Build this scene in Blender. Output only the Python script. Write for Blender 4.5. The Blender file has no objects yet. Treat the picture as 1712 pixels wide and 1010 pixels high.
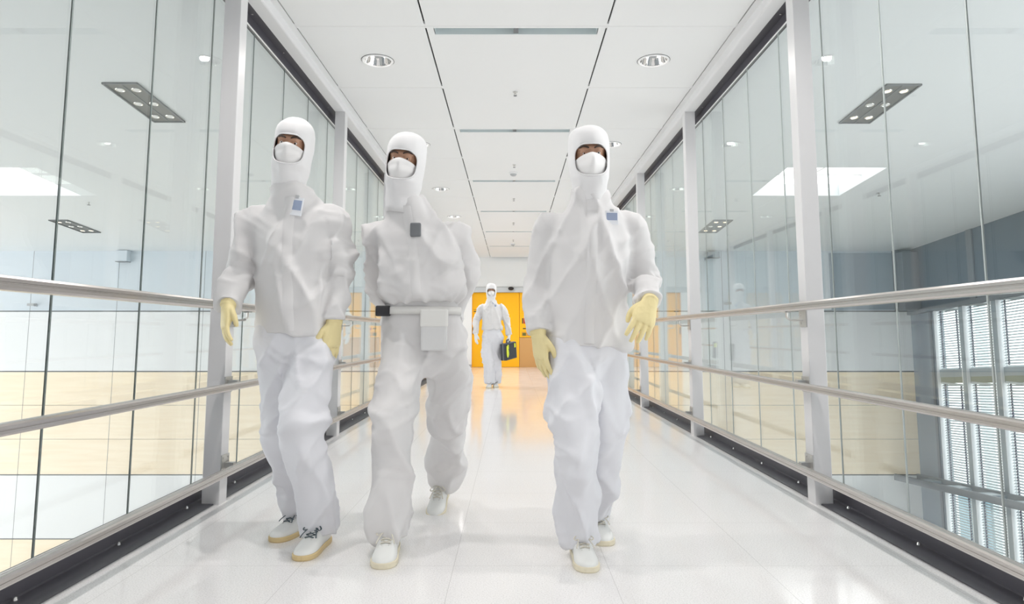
import bpy, bmesh, math, random
import numpy as np
from mathutils import Vector, Matrix, Quaternion
from mathutils.bvhtree import BVHTree
SC = bpy.context.scene
COL = SC.collection
random.seed(7)
PI = math.pi
MATS = {}

# ------------------------------------------------------------------ materials
def mat(name, color, rough=0.5, metal=0.0, spec=0.5, bump=None, emit=None, coat=0.0, vary=None):
    m = bpy.data.materials.new(name); m.use_nodes = True
    nt = m.node_tree; b = nt.nodes['Principled BSDF']
    b.inputs['Base Color'].default_value = (*color, 1)
    b.inputs['Roughness'].default_value = rough
    b.inputs['Metallic'].default_value = metal
    b.inputs['Specular IOR Level'].default_value = spec
    b.inputs['Coat Weight'].default_value = coat
    if emit:
        b.inputs['Emission Color'].default_value = (*emit[0], 1)
        b.inputs['Emission Strength'].default_value = emit[1]
    if bump or vary:
        tc = nt.nodes.new('ShaderNodeTexCoord')
    if bump:
        sc, st, dist = bump
        n = nt.nodes.new('ShaderNodeTexNoise'); n.inputs['Scale'].default_value = sc; n.inputs['Detail'].default_value = 3
        bp = nt.nodes.new('ShaderNodeBump'); bp.inputs['Strength'].default_value = st; bp.inputs['Distance'].default_value = dist
        nt.links.new(tc.outputs['Object'], n.inputs['Vector'])
        nt.links.new(n.outputs['Fac'], bp.inputs['Height']); nt.links.new(bp.outputs['Normal'], b.inputs['Normal'])
    if vary:                       # (scale xyz, amount): soft colour mottling of the material itself
        sc, am = vary
        mp = nt.nodes.new('ShaderNodeMapping'); mp.inputs['Scale'].default_value = sc
        n = nt.nodes.new('ShaderNodeTexNoise'); n.inputs['Scale'].default_value = 1; n.inputs['Detail'].default_value = 5
        mx = nt.nodes.new('ShaderNodeMix'); mx.data_type = 'RGBA'
        mx.inputs[6].default_value = (*[c*(1-am) for c in color], 1)
        mx.inputs[7].default_value = (*[min(1, c*(1+am)) for c in color], 1)
        nt.links.new(tc.outputs['Object'], mp.inputs['Vector']); nt.links.new(mp.outputs['Vector'], n.inputs['Vector'])
        nt.links.new(n.outputs['Fac'], mx.inputs[0]); nt.links.new(mx.outputs[2], b.inputs['Base Color'])
    MATS[name] = m
    return m

def glass_mat(name, tint, ior):
    m = bpy.data.materials.new(name); m.use_nodes = True
    nt = m.node_tree; nt.nodes.clear()
    out = nt.nodes.new('ShaderNodeOutputMaterial')
    tr = nt.nodes.new('ShaderNodeBsdfTransparent'); tr.inputs['Color'].default_value = (*tint, 1)
    gl = nt.nodes.new('ShaderNodeBsdfGlossy'); gl.inputs['Roughness'].default_value = 0.0
    gl.inputs['Color'].default_value = (0.95, 1, 0.98, 1)
    fr = nt.nodes.new('ShaderNodeFresnel')
    ge = nt.nodes.new('ShaderNodeNewGeometry'); mr = nt.nodes.new('ShaderNodeMapRange')   # same reflectance on both faces of the sheet
    mr.inputs[3].default_value = ior; mr.inputs[4].default_value = 1/ior
    nt.links.new(ge.outputs['Backfacing'], mr.inputs[0]); nt.links.new(mr.outputs[0], fr.inputs['IOR'])
    mx = nt.nodes.new('ShaderNodeMixShader')
    nt.links.new(fr.outputs['Fac'], mx.inputs[0]); nt.links.new(tr.outputs[0], mx.inputs[1]); nt.links.new(gl.outputs[0], mx.inputs[2])
    nt.links.new(mx.outputs[0], out.inputs['Surface'])
    MATS[name] = m
    return m

def emit_mat(name, color, strength):
    m = bpy.data.materials.new(name); m.use_nodes = True
    nt = m.node_tree; nt.nodes.clear()
    out = nt.nodes.new('ShaderNodeOutputMaterial'); e = nt.nodes.new('ShaderNodeEmission')
    e.inputs['Color'].default_value = (*color, 1); e.inputs['Strength'].default_value = strength
    nt.links.new(e.outputs[0], out.inputs['Surface']); MATS[name] = m
    return m

def floor_mat():
    m = mat('floor_vinyl', (0.8, 0.8, 0.8), 0.16, spec=0.5)
    nt = m.node_tree; b = nt.nodes['Principled BSDF']; N = nt.nodes.new; L = nt.links.new
    tc = N('ShaderNodeTexCoord')
    n1 = N('ShaderNodeTexNoise'); n1.inputs['Scale'].default_value = 170; n1.inputs['Detail'].default_value = 2
    L(tc.outputs['Object'], n1.inputs['Vector'])
    cr = N('ShaderNodeValToRGB'); e = cr.color_ramp.elements
    e[0].position = 0.34; e[0].color = (0.71, 0.70, 0.695, 1); e[1].position = 0.56; e[1].color = (0.85, 0.84, 0.835, 1)
    L(n1.outputs['Fac'], cr.inputs[0])
    sep = N('ShaderNodeSeparateXYZ'); L(tc.outputs['Object'], sep.inputs[0])
    def seam(sock, off, pitch, half):
        a = N('ShaderNodeMath'); a.operation = 'SUBTRACT'; a.inputs[1].default_value = off; L(sock, a.inputs[0])
        p = N('ShaderNodeMath'); p.operation = 'PINGPONG'; p.inputs[1].default_value = pitch/2; L(a.outputs[0], p.inputs[0])
        c = N('ShaderNodeMath'); c.operation = 'LESS_THAN'; c.inputs[1].default_value = half; L(p.outputs[0], c.inputs[0])
        return c.outputs[0]
    sx = seam(sep.outputs[0], -0.27, 0.635, 0.0011); sy = seam(sep.outputs[1], 2.88, 0.635, 0.0011)
    mxm = N('ShaderNodeMath'); mxm.operation = 'MAXIMUM'; L(sx, mxm.inputs[0]); L(sy, mxm.inputs[1])
    mul = N('ShaderNodeMath'); mul.operation = 'MULTIPLY'; mul.inputs[1].default_value = 0.55; L(mxm.outputs[0], mul.inputs[0])
    mx = N('ShaderNodeMix'); mx.data_type = 'RGBA'; mx.inputs[7].default_value = (0.42, 0.41, 0.40, 1)
    L(mul.outputs[0], mx.inputs[0]); L(cr.outputs[0], mx.inputs[6]); L(mx.outputs[2], b.inputs['Base Color'])
    n2 = N('ShaderNodeTexNoise'); n2.inputs['Scale'].default_value = 3; L(tc.outputs['Object'], n2.inputs['Vector'])
    mr = N('ShaderNodeMapRange'); mr.inputs[3].default_value = 0.07; mr.inputs[4].default_value = 0.14
    L(n2.outputs['Fac'], mr.inputs[0]); L(mr.outputs[0], b.inputs['Roughness'])
    return m

def wood_mat(name, c1, c2):
    m = mat(name, c1, 0.45)
    nt = m.node_tree; b = nt.nodes['Principled BSDF']; N = nt.nodes.new; L = nt.links.new
    tc = N('ShaderNodeTexCoord'); mp = N('ShaderNodeMapping'); mp.inputs['Scale'].default_value = (0.6, 4, 9)
    n = N('ShaderNodeTexNoise'); n.inputs['Scale'].default_value = 1.2; n.inputs['Detail'].default_value = 6
    cr = N('ShaderNodeValToRGB'); e = cr.color_ramp.elements
    e[0].position = 0.35; e[0].color = (*c2, 1); e[1].position = 0.65; e[1].color = (*c1, 1)
    L(tc.outputs['Object'], mp.inputs['Vector']); L(mp.outputs['Vector'], n.inputs['Vector'])
    L(n.outputs['Fac'], cr.inputs[0]); L(cr.outputs[0], b.inputs['Base Color'])
    return m

mat('white_paint', (0.74, 0.74, 0.75), 0.42)
mat('post_paint', (0.69, 0.685, 0.69), 0.38)
mat('ceiling_white', (0.83, 0.835, 0.835), 0.6)
mat('void_dark', (0.05, 0.055, 0.06), 0.8)
mat('slot_grey', (0.66, 0.72, 0.73), 0.6)
mat('clip_grey', (0.16, 0.17, 0.18), 0.5)
mat('channel_dark', (0.075, 0.072, 0.086), 0.38)
mat('screw', (0.75, 0.74, 0.72), 0.25, 1.0)
mat('brushed_metal', (0.56, 0.53, 0.505), 0.27, 0.92, vary=((140, 0.4, 140), 0.03))
mat('bracket_metal', (0.60, 0.59, 0.57), 0.3, 0.9)
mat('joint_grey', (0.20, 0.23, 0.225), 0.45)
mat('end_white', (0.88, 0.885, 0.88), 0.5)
mat('joint_lit', (0.50, 0.53, 0.525), 0.3)
mat('corner_blue', (0.25, 0.29, 0.34), 0.45)
mat('chrome', (0.85, 0.84, 0.82), 0.08, 1.0)
mat('rim_white', (0.86, 0.86, 0.86), 0.3)
mat('black_edge', (0.03, 0.03, 0.03), 0.5)
mat('atrium_ceiling', (0.70, 0.735, 0.755), 0.7)
mat('plaster_blue', (0.66, 0.72, 0.77), 0.6)
mat('panel_white', (0.80, 0.81, 0.815), 0.4)
mat('gap_dark', (0.20, 0.21, 0.22), 0.6)
mat('lum_grey', (0.13, 0.13, 0.125), 0.5)
mat('shaded_blue', (0.125, 0.16, 0.205), 0.3)
mat('end_reflection', (0.33, 0.39, 0.45), 0.4)
mat('slate_grey', (0.20, 0.22, 0.25), 0.5)
mat('mullion', (0.33, 0.38, 0.42), 0.4, 0.1)
mat('mullion_highlight', (0.80, 0.82, 0.84), 0.4)
mat('spandrel_olive', (0.25, 0.28, 0.23), 0.5)
mat('blind_slat', (0.50, 0.55, 0.58), 0.5)
mat('blind_cord', (0.10, 0.10, 0.14), 0.6)
mat('orange', (1.0, 0.50, 0.0), 0.45)
mat('orange_edge', (0.75, 0.30, 0.0), 0.5)
mat('counter_brown', (0.62, 0.34, 0.12), 0.5)
mat('ink_black', (0.05, 0.04, 0.03), 0.6)
mat('ink_red', (0.55, 0.05, 0.02), 0.6)
mat('ink_green', (0.12, 0.14, 0.03), 0.6)
mat('ochre', (0.72, 0.32, 0.03), 0.6)
mat('header_grey', (0.60, 0.62, 0.63), 0.5)
mat('plastic_grey', (0.45, 0.46, 0.47), 0.5)
mat('plastic_white', (0.83, 0.83, 0.83), 0.4)
mat('facade_teal', (0.16, 0.30, 0.36), 0.3)
mat('facade_pale', (0.55, 0.66, 0.66), 0.5)
mat('atrium_floor', (0.72, 0.72, 0.71), 0.5)
wood_mat('maple', (0.94, 0.82, 0.64), (0.90, 0.765, 0.575))
floor_mat()
glass_mat('glass_clear', (0.968, 0.986, 0.978), 1.42)
glass_mat('glass_window', (0.95, 0.98, 0.98), 1.35)
emit_mat('skylight_glow', (1.0, 0.99, 0.985), 3.0)
emit_mat('lamp_warm', (1.0, 0.70, 0.42), 4.5)
emit_mat('lamp_white', (1.0, 0.93, 0.86), 5.0)
# people
mat('suit', (0.70, 0.69, 0.69), 0.75, spec=0.25, bump=(420, 0.12, 0.001))
mat('suit_blue', (0.71, 0.715, 0.75), 0.75, spec=0.25, bump=(420, 0.12, 0.001))
mat('hood_white', (0.77, 0.765, 0.77), 0.75, spec=0.25, bump=(420, 0.12, 0.001))
mat('mask_white', (0.80, 0.79, 0.785), 0.7, spec=0.25, bump=(600, 0.1, 0.001))
mat('latex_yellow', (0.78, 0.67, 0.36), 0.5, spec=0.35, bump=(240, 0.1, 0.001))
mat('glove_white', (0.80, 0.80, 0.80), 0.55)
mat('skin', (0.42, 0.235, 0.15), 0.5, bump=(300, 0.08, 0.0008))
mat('eye_white', (0.72, 0.70, 0.68), 0.2)
mat('iris', (0.05, 0.028, 0.018), 0.15)
mat('brow_hair', (0.045, 0.028, 0.02), 0.7)
mat('shoe_white', (0.79, 0.80, 0.78), 0.5)
mat('gum_sole', (0.68, 0.53, 0.28), 0.6)
mat('cream_sole', (0.76, 0.70, 0.54), 0.6)
mat('lace_dark', (0.085, 0.115, 0.13), 0.7)
mat('lace_cream', (0.66, 0.63, 0.55), 0.7)
mat('lace_grey', (0.30, 0.31, 0.30), 0.7)
mat('badge_blue', (0.30, 0.36, 0.50), 0.4)
mat('badge_card', (0.80, 0.82, 0.86), 0.4)
mat('belt_white', (0.74, 0.735, 0.71), 0.6)
mat('pouch_grey', (0.66, 0.66, 0.66), 0.7)
mat('black_plastic', (0.018, 0.018, 0.022), 0.45)
mat('case_black', (0.035, 0.04, 0.05), 0.5)
mat('case_lime', (0.70, 0.78, 0.05), 0.5)

# ------------------------------------------------------------------ mesh helpers
class MB:
    def __init__(s): s.bm = bmesh.new()
    def box(s, x0, x1, y0, y1, z0, z1, bev=0.0, mi=0):
        if x0 > x1: x0, x1 = x1, x0
        if y0 > y1: y0, y1 = y1, y0
        b = bmesh.new()
        vs = [b.verts.new((x, y, z)) for x in (x0, x1) for y in (y0, y1) for z in (z0, z1)]
        for f in ((0,1,3,2), (4,6,7,5), (0,4,5,1), (2,3,7,6), (0,2,6,4), (1,5,7,3)): b.faces.new([vs[i] for i in f])
        if bev: bmesh.ops.bevel(b, geom=b.edges[:], offset=bev, segments=2, profile=0.6, affect='EDGES')
        return s.merge(b, mi)
    def merge(s, b, mi=0, M=None):
        if M is not None: bmesh.ops.transform(b, matrix=M, verts=b.verts)
        mp = {v: s.bm.verts.new(v.co) for v in b.verts}
        for f in b.faces:
            try: nf = s.bm.faces.new([mp[v] for v in f.verts]); nf.material_index = mi
            except ValueError: pass
        b.free(); return s
    def raw(s, verts, faces, mi=0):
        vs = [s.bm.verts.new(v) for v in verts]
        for f in faces:
            try: nf = s.bm.faces.new([vs[i] for i in f]); nf.material_index = mi
            except ValueError: pass
        return s
    def prism(s, prof, axis, t0, t1, mi=0):
        """extrude a closed 2-D profile along an axis ('x','y','z')"""
        def P(a, c, t): return {'y': (a, t, c), 'x': (t, a, c), 'z': (a, c, t)}[axis]
        n = len(prof)
        v = [P(a, c, t0) for a, c in prof] + [P(a, c, t1) for a, c in prof]
        f = [(i, (i+1) % n, (i+1) % n+n, i+n) for i in range(n)] + [tuple(range(n))[::-1], tuple(range(n, 2*n))]
        return s.raw(v, f, mi)
    def tube(s, pts, r, n=10, mi=0, flat=1.0):
        rr = r if isinstance(r, (list, tuple)) else [r]*len(pts)
        v, f = loft([(*p, q, q*flat) for p, q in zip(pts, rr)], n=n, sub=1)
        return s.raw(v, f, mi)
    def lathe(s, prof, cx, cy, n=28, mi=0, closed=False):
        """profile [(radius, z)] around a vertical axis"""
        v, f = [], []
        for r, z in prof:
            for k in range(n): v.append((cx+r*math.cos(2*PI*k/n), cy+r*math.sin(2*PI*k/n), z))
        m = len(prof)
        for i in range(m-1+(1 if closed else 0)):
            for k in range(n):
                a, b = i*n+k, i*n+(k+1) % n; j = (i+1) % m
                f.append((a, b, j*n+(k+1) % n, j*n+k))
        return s.raw(v, f, mi)
    def build(s, name, m, parent=None, smooth=False, off=None):
        bmesh.ops.recalc_face_normals(s.bm, faces=s.bm.faces)
        me = bpy.data.meshes.new(name); s.bm.to_mesh(me); s.bm.free()
        return link_mesh(name, me, m, parent, smooth, off)

def link_mesh(name, me, m, parent=None, smooth=False, off=None):
    for q in (m if isinstance(m, (list, tuple)) else [m]): me.materials.append(MATS[q])
    if smooth: me.polygons.foreach_set('use_smooth', [True]*len(me.polygons))
    o = bpy.data.objects.new(name, me); COL.objects.link(o)
    if parent is not None:
        o.parent = parent
    if off is not None:           # mesh was drawn in world coordinates; keep its origin at off
        me.transform(Matrix.Translation(-Vector(off)))
        if parent is None: o.location = off
    return o

def catmull(P, sub):
    P = np.asarray(P, float)
    if sub <= 1 or len(P) < 3: return P
    Q = np.vstack([2*P[0]-P[1], P, 2*P[-1]-P[-2]]); out = []
    for i in range(1, len(Q)-2):
        for k in range(sub):
            t = k/sub; a, b, c, d = Q[i-1], Q[i], Q[i+1], Q[i+2]
            out.append(0.5*((2*b)+(-a+c)*t+(2*a-5*b+4*c-d)*t*t+(-a+3*b-3*c+d)*t**3))
    out.append(P[-1]); return np.array(out)

def loft(rows, n=20, sub=4, ref=(0, 1, 0), power=2.0, horiz=False):
    """closed tube through rows (x,y,z,a,b): b is the half size towards ref, a across it"""
    R = catmull(rows, sub); C = R[:, :3]; ref = np.array(ref, float)
    T = np.gradient(C, axis=0); v = []
    for i in range(len(C)):
        t = np.array([0, 0, 1.0]) if horiz else T[i]/(np.linalg.norm(T[i])+1e-9)
        rf = ref if abs(np.dot(t, ref)) < 0.95 else np.array([0.3, 0.2, 1.0])
        bv = rf-t*np.dot(rf, t); bv /= np.linalg.norm(bv); av = np.cross(bv, t)
        for k in range(n):
            c, s_ = math.cos(2*PI*k/n), math.sin(2*PI*k/n)
            e = 2/power
            v.append(C[i]+av*R[i, 3]*math.copysign(abs(c)**e, c)+bv*R[i, 4]*math.copysign(abs(s_)**e, s_))
    m = len(C); f = []
    for i in range(m-1):
        for k in range(n): f.append((i*n+k, i*n+(k+1) % n, (i+1)*n+(k+1) % n, (i+1)*n+k))
    v.append(C[0]); v.append(C[-1]); A, B = len(v)-2, len(v)-1
    for k in range(n): f.append((A, (k+1) % n, k)); f.append((B, (m-1)*n+k, (m-1)*n+(k+1) % n))
    return [tuple(map(float, q)) for q in v], f

def ball(c, r, n=12):
    rows = [(c[0], c[1], c[2]+r[2]*math.sin(a), max(1e-4, r[0]*math.cos(a)), max(1e-4, r[1]*math.cos(a))) for a in np.linspace(-PI/2, PI/2, 9)]
    return loft(rows, n=n, sub=1, horiz=True)

def fuse(pieces, voxel, smooth=4):
    """union of closed pieces as one continuous surface"""
    b = MB()
    for v, f in pieces: b.raw(v, f)
    bmesh.ops.recalc_face_normals(b.bm, faces=b.bm.faces)
    me = bpy.data.meshes.new('tmp'); b.bm.to_mesh(me); b.bm.free()
    o = bpy.data.objects.new('tmp', me); COL.objects.link(o)
    r = o.modifiers.new('r', 'REMESH'); r.mode = 'VOXEL'; r.voxel_size = voxel
    if smooth: s = o.modifiers.new('s', 'SMOOTH'); s.factor = 0.5; s.iterations = smooth
    dg = bpy.context.evaluated_depsgraph_get(); dg.update()
    out = bpy.data.meshes.new_from_object(o.evaluated_get(dg))
    bpy.data.objects.remove(o); bpy.data.meshes.remove(me)
    out.materials.clear()
    return out

def get_co(me):
    a = np.empty(len(me.vertices)*3); me.vertices.foreach_get('co', a); return a.reshape(-1, 3)
def get_no(me):
    a = np.empty(len(me.vertices)*3, dtype=np.float32); me.vertex_normals.foreach_get('vector', a); return a.reshape(-1, 3).astype(float)
def set_co(me, a): me.vertices.foreach_set('co', a.ravel()); me.update()

def vnoise(p):
    i = np.floor(p).astype(np.int64); f = p-i; f = f*f*(3-2*f); r = 0
    def h(a, b, c):
        n = (a*73856093) ^ (b*19349663) ^ (c*83492791); n = (n ^ (n >> 13))*1274126177 & 0x7fffffff
        return ((n ^ (n >> 16)) & 0xffff)/65535.0
    for dx in (0, 1):
        for dy in (0, 1):
            for dz in (0, 1):
                w = (f[:, 0] if dx else 1-f[:, 0])*(f[:, 1] if dy else 1-f[:, 1])*(f[:, 2] if dz else 1-f[:, 2])
                r = r+w*h(i[:, 0]+dx, i[:, 1]+dy, i[:, 2]+dz)
    return r*2-1

def ridge(n): return (1-np.abs(n))**2.6

def wrinkle(me, seed, drape=0.010, folds=0.009, fine=0.002, bends=(), low=-0.016, smooth=1, fade=None):
    """cloth folds: long drapes, slanting creases, and crumpled rings round each bend (point, axis, radius, size)"""
    P = get_co(me); N = get_no(me); s = seed*17.3
    x, y, z = P[:, 0], P[:, 1], P[:, 2]
    wob = 0.35*vnoise(P*5+s)
    d = drape*vnoise(np.c_[x*10+s+wob, y*10, z*1.9+s])
    d += folds*(ridge(vnoise(np.c_[(x+0.35*z)*9+s+wob, y*8+s, (z-0.35*x)*1.9]))-0.5)
    d += folds*0.8*(ridge(vnoise(np.c_[(x-0.55*z)*9-s, y*8+wob, (z+0.55*x)*2.1+s]))-0.5)
    d += fine*vnoise(np.c_[x*30+s, y*30, z*10])
    for c, ax, rad, size in bends:
        c = np.array(c); ax = np.array(ax, float); ax /= np.linalg.norm(ax)
        Q = P-c; t = Q@ax; w = np.exp(-(np.linalg.norm(Q, axis=1)/rad)**2)
        R = Q-np.outer(t, ax)
        d += w*size*(ridge(vnoise(np.c_[t*20+s+vnoise(P*9)*0.8, R[:, 0]*4+s, R[:, 1]*4+R[:, 2]*3]))-0.45)
    d = np.where(d < 0, low*(1-np.exp(d/-low)), d)
    if fade is not None: d *= np.clip((fade-z)/0.14, 0, 1)
    P = P+N*d[:, None]
    E = np.empty(len(me.edges)*2, dtype=np.int64); me.edges.foreach_get('vertices', E); E = E.reshape(-1, 2)
    deg = np.bincount(E.ravel(), minlength=len(P)).astype(float)[:, None]
    for _ in range(smooth):
        S = np.zeros_like(P)
        for k in range(3): S[:, k] = np.bincount(E[:, 0], P[E[:, 1], k], len(P))+np.bincount(E[:, 1], P[E[:, 0], k], len(P))
        P = P*0.4+0.6*S/deg
    set_co(me, P)

def empty(name, loc, rz=0.0):
    o = bpy.data.objects.new(name, None); COL.objects.link(o); o.location = loc; o.rotation_euler = (0, 0, rz)
    o.empty_display_size = 0.1
    return o
def tag(o, label, cat, group=None):
    o['label'] = label; o['category'] = cat
    if group: o['group'] = group
    return o
def struct(o, label=None, cat=None):
    o['kind'] = 'structure'
    if label: o['label'] = label; o['category'] = cat or 'structure'
    return o
def copy_tree(o, parent=None):
    c = o.copy(); COL.objects.link(c); c.parent = parent
    for ch in [q for q in bpy.data.objects if q.parent == o]: copy_tree(ch, c)
    return c
ORD = ['nearest', 'second', 'third', 'fourth', 'fifth', 'sixth', 'seventh', 'eighth', 'ninth']
# ------------------------------------------------------------------ corridor (a glazed bridge; metres, y runs away from the viewer)
YB, YE = -2.6, 19.6            # back and far end
INN, OUT, GX = 1.67, 1.77, 1.85
CZ = 3.20                      # ceiling height
b = MB(); b.box(-1.95, 1.95, YB, YE+1.0, -0.32, 0.0)
struct(b.build('floor', 'floor_vinyl'), 'pale speckled glossy vinyl floor of the bridge', 'floor')

# ceiling: tiles with real gaps, carriers, slots
PITCH = 2.46; SLOT0 = 4.74
b = MB()
b.box(-1.95, 1.95, YB, YE, CZ+0.16, CZ+0.40, mi=1)                        # roof slab above the void
T = 0.02
def tile(x0, x1, y0, y1, hole=None):
    if hole is None: b.box(x0, x1, y0, y1, CZ, CZ+T, mi=0); return
    hx, hy, hr = hole; n = 40
    rect = []
    cor = [math.atan2(y-hy, x-hx) for x, y in ((x1, y1), (x0, y1), (x0, y0), (x1, y0))]
    angs = sorted([2*PI*k/n-PI for k in range(n)]+cor)
    vo, vi = [], []
    for a in angs:
        c, s = math.cos(a), math.sin(a)
        t = min(((x1-hx)/c if c > 1e-9 else (x0-hx)/c if c < -1e-9 else 1e9), ((y1-hy)/s if s > 1e-9 else (y0-hy)/s if s < -1e-9 else 1e9))
        vo.append((hx+c*t, hy+s*t)); vi.append((hx+c*hr, hy+s*hr))
    m = len(angs)
    V = [(*p, CZ) for p in vo]+[(*p, CZ) for p in vi]+[(*p, CZ+T) for p in vo]+[(*p, CZ+T) for p in vi]
    F = []
    for i in range(m):
        j = (i+1) % m
        F += [(i, j, m+j, m+i), (2*m+i, 3*m+i, 3*m+j, 2*m+j), (i, 2*m+i, 2*m+j, j), (m+i, m+j, 3*m+j, 3*m+i)]
    b.raw(V, F)
LIGHTS = []
g = 0.005
k0 = -3
for k in range(k0, 7):
    ys = SLOT0+PITCH*k
    yl = ys+0.59
    for q in range(2):
        y0, y1 = ys-0.03+q*PITCH/2, ys-0.03+(q+1)*PITCH/2
        y0c, y1c = max(y0, YB), min(y1, YE)
        if y1c-y0c < 0.1: continue
        for s in (-1, 1):
            hole = None
            if q == 0 and yl > -2.2 and yl < YE-0.5:
                hole = (s*1.14, yl, 0.112); LIGHTS.append((s*1.14, yl, s))
            xa, xb = sorted((s*0.675, s*1.612))
            tile(xa, xb, y0c+g/2, y1c-g/2, hole)
        # white carrier crossing the long gaps
        b.box(-1.66, 1.66, max(y0-0.035, YB), y0+0.035, CZ+0.003, CZ+0.0035+T, mi=0)
    a, c = max(ys+0.105, YB), min(ys+PITCH-0.035, YE)
    if c > a: tile(-0.662, 0.662, a, c)
    a, c = max(ys-0.03, YB), min(ys-0.002, YE)
    if c > a: tile(-0.662, 0.662, a, c)
    a, c = max(ys-0.002, YB), min(ys+0.105, YE)
    if c > a:
        tile(-0.662, -0.605, a, c); tile(0.605, 0.662, a, c)
b.box(-1.67, -1.622, YB, YE, CZ, CZ+0.05); b.box(1.622, 1.67, YB, YE, CZ, CZ+0.05)
struct(b.build('ceiling', ['ceiling_white', 'void_dark']), 'white metal tile ceiling of the bridge with dark joint lines', 'ceiling')

for k in range(0, 6):
    ys = SLOT0+PITCH*k
    e = empty('ceiling_vent', (0, ys+0.05, CZ))
    tag(e, f'long narrow slot vent across the middle of the corridor ceiling, {ORD[k]} from the viewer', 'vent', 'slot vents in the corridor ceiling')
    b = MB()
    z0, z1 = 0.021, 0.075
    b.box(-0.604, 0.604, 0.048, 0.056, 0.0, z1); b.box(-0.604, 0.604, -0.053, -0.047, 0.021, z1)
    b.box(-0.610, -0.604, -0.05, 0.05, 0.0, z1); b.box(0.604, 0.610, -0.05, 0.05, 0.0, z1)
    b.box(-0.604, 0.604, -0.05, 0.05, z1-0.006, z1)
    b.build('tray', 'slot_grey', e)
    b = MB(); b.box(-0.018, 0.018, -0.05, 0.045, 0.004, 0.03); b.build('clip', 'clip_grey', e)

LIGHTS.sort(key=lambda q: (q[1] < 4, q[1]))
for i, (x, y, s) in enumerate(LIGHTS):
    e = empty('downlight', (x, y, CZ))
    near = {0: 'just overhead', 1: 'overhead behind the viewer', 2: 'at the back wall'}
    tag(e, f'round recessed downlight in the corridor ceiling, {ORD[i//2] if y > 4 else near[max(0, min(2, int((2.9-y)/2.4)))]} on the {"left" if s < 0 else "right"} side', 'ceiling light', 'round downlights in the corridor ceiling')
    b = MB(); b.lathe([(0.110, 0.004), (0.112, -0.008), (0.122, -0.010), (0.129, -0.006), (0.131, -0.001), (0.128, -0.0005), (0.112, -0.0005)], 0, 0, 40, closed=True); b.build('rim', 'rim_white', e, True)
    b = MB(); b.lathe([(0.131, -0.0016), (0.1345, -0.0014), (0.1345, -0.0004), (0.131, -0.0004)], 0, 0, 40, closed=True); b.build('gasket', 'black_edge', e)
    b = MB()
    prof = [(0.111, 0.0), (0.105, 0.02), (0.095, 0.05), (0.075, 0.085), (0.05, 0.105), (0.0005, 0.115)]
    b.lathe(prof, 0, 0, 32); b.build('reflector', 'chrome', e, True)
    b = MB()
    b.tube([(-0.045, -0.03, 0.055), (-0.045, 0.05, 0.06)], 0.012); b.build('lamp_tube', 'lamp_white', e, True)
    b = MB(); b.tube([(0.045, -0.03, 0.055), (0.045, 0.05, 0.06)], 0.012); b.build('lamp_tube', 'lamp_white', e, True)
    b = MB(); b.lathe([(0.0005, 0.03), (0.03, 0.032), (0.034, 0.05), (0.03, 0.09), (0.0005, 0.09)], 0, 0, 20); b.build('baffle', 'plastic_grey', e, True)
    l = bpy.data.lights.new('lamp', 'SPOT'); l.energy = 1; l.spot_size = 2.7; l.spot_blend = 0.8; l.shadow_soft_size = 0.025; l.color = (1, 0.95, 0.925)
    lo = bpy.data.objects.new('lamp', l); COL.objects.link(lo); lo.parent = e; lo.location = (0, 0, 0.022)
    DL = l if i == 0 else DL
    DF = None if i == 0 else DF
    if i:
        if y > 12 and DF is None: DF = l
        else: lo.data = DF if y > 12 else DL; bpy.data.lights.remove(l)
DL.energy = 66; DF.energy = 125

# sprinklers and detectors in the corridor ceiling
for k, y in enumerate((6.05, 8.75, 11.0, 13.45, 15.9)):
    e = empty('ceiling_sprinkler', (0.0, y, CZ)); tag(e, f'tiny sprinkler head in the middle ceiling tile, {ORD[k]} from the viewer', 'sprinkler', 'sprinklers in the corridor ceiling')
    b = MB(); b.lathe([(0.0005, 0.0), (0.022, 0.0), (0.02, -0.006), (0.009, -0.008), (0.009, -0.02), (0.0005, -0.02)], 0, 0, 16); b.build('base', 'bracket_metal', e, True)
    b = MB(); b.box(-0.011, -0.008, -0.002, 0.002, -0.036, -0.018); b.box(0.008, 0.011, -0.002, 0.002, -0.036, -0.018); b.lathe([(0.0005, -0.036), (0.016, -0.036), (0.016, -0.039), (0.0005, -0.04)], 0, 0, 14); b.build('deflector', 'clip_grey', e)
for k, y in enumerate((9.2, 16.6)):
    e = empty('smoke_detector', (-0.01, y, CZ)); tag(e, f'white dome smoke detector on the corridor ceiling, {"nearer" if k == 0 else "farther"} one', 'detector', 'smoke detectors on the corridor ceiling')
    b = MB(); b.lathe([(0.0005, 0), (0.06, 0), (0.06, -0.012), (0.05, -0.018), (0.0005, -0.018)], 0, 0, 24); b.build('base', 'plastic_white', e, True)
    b = MB(); b.lathe([(0.045, -0.018), (0.044, -0.03), (0.03, -0.045), (0.0005, -0.048)], 0, 0, 24); b.build('cap', 'plastic_grey', e, True)

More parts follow.
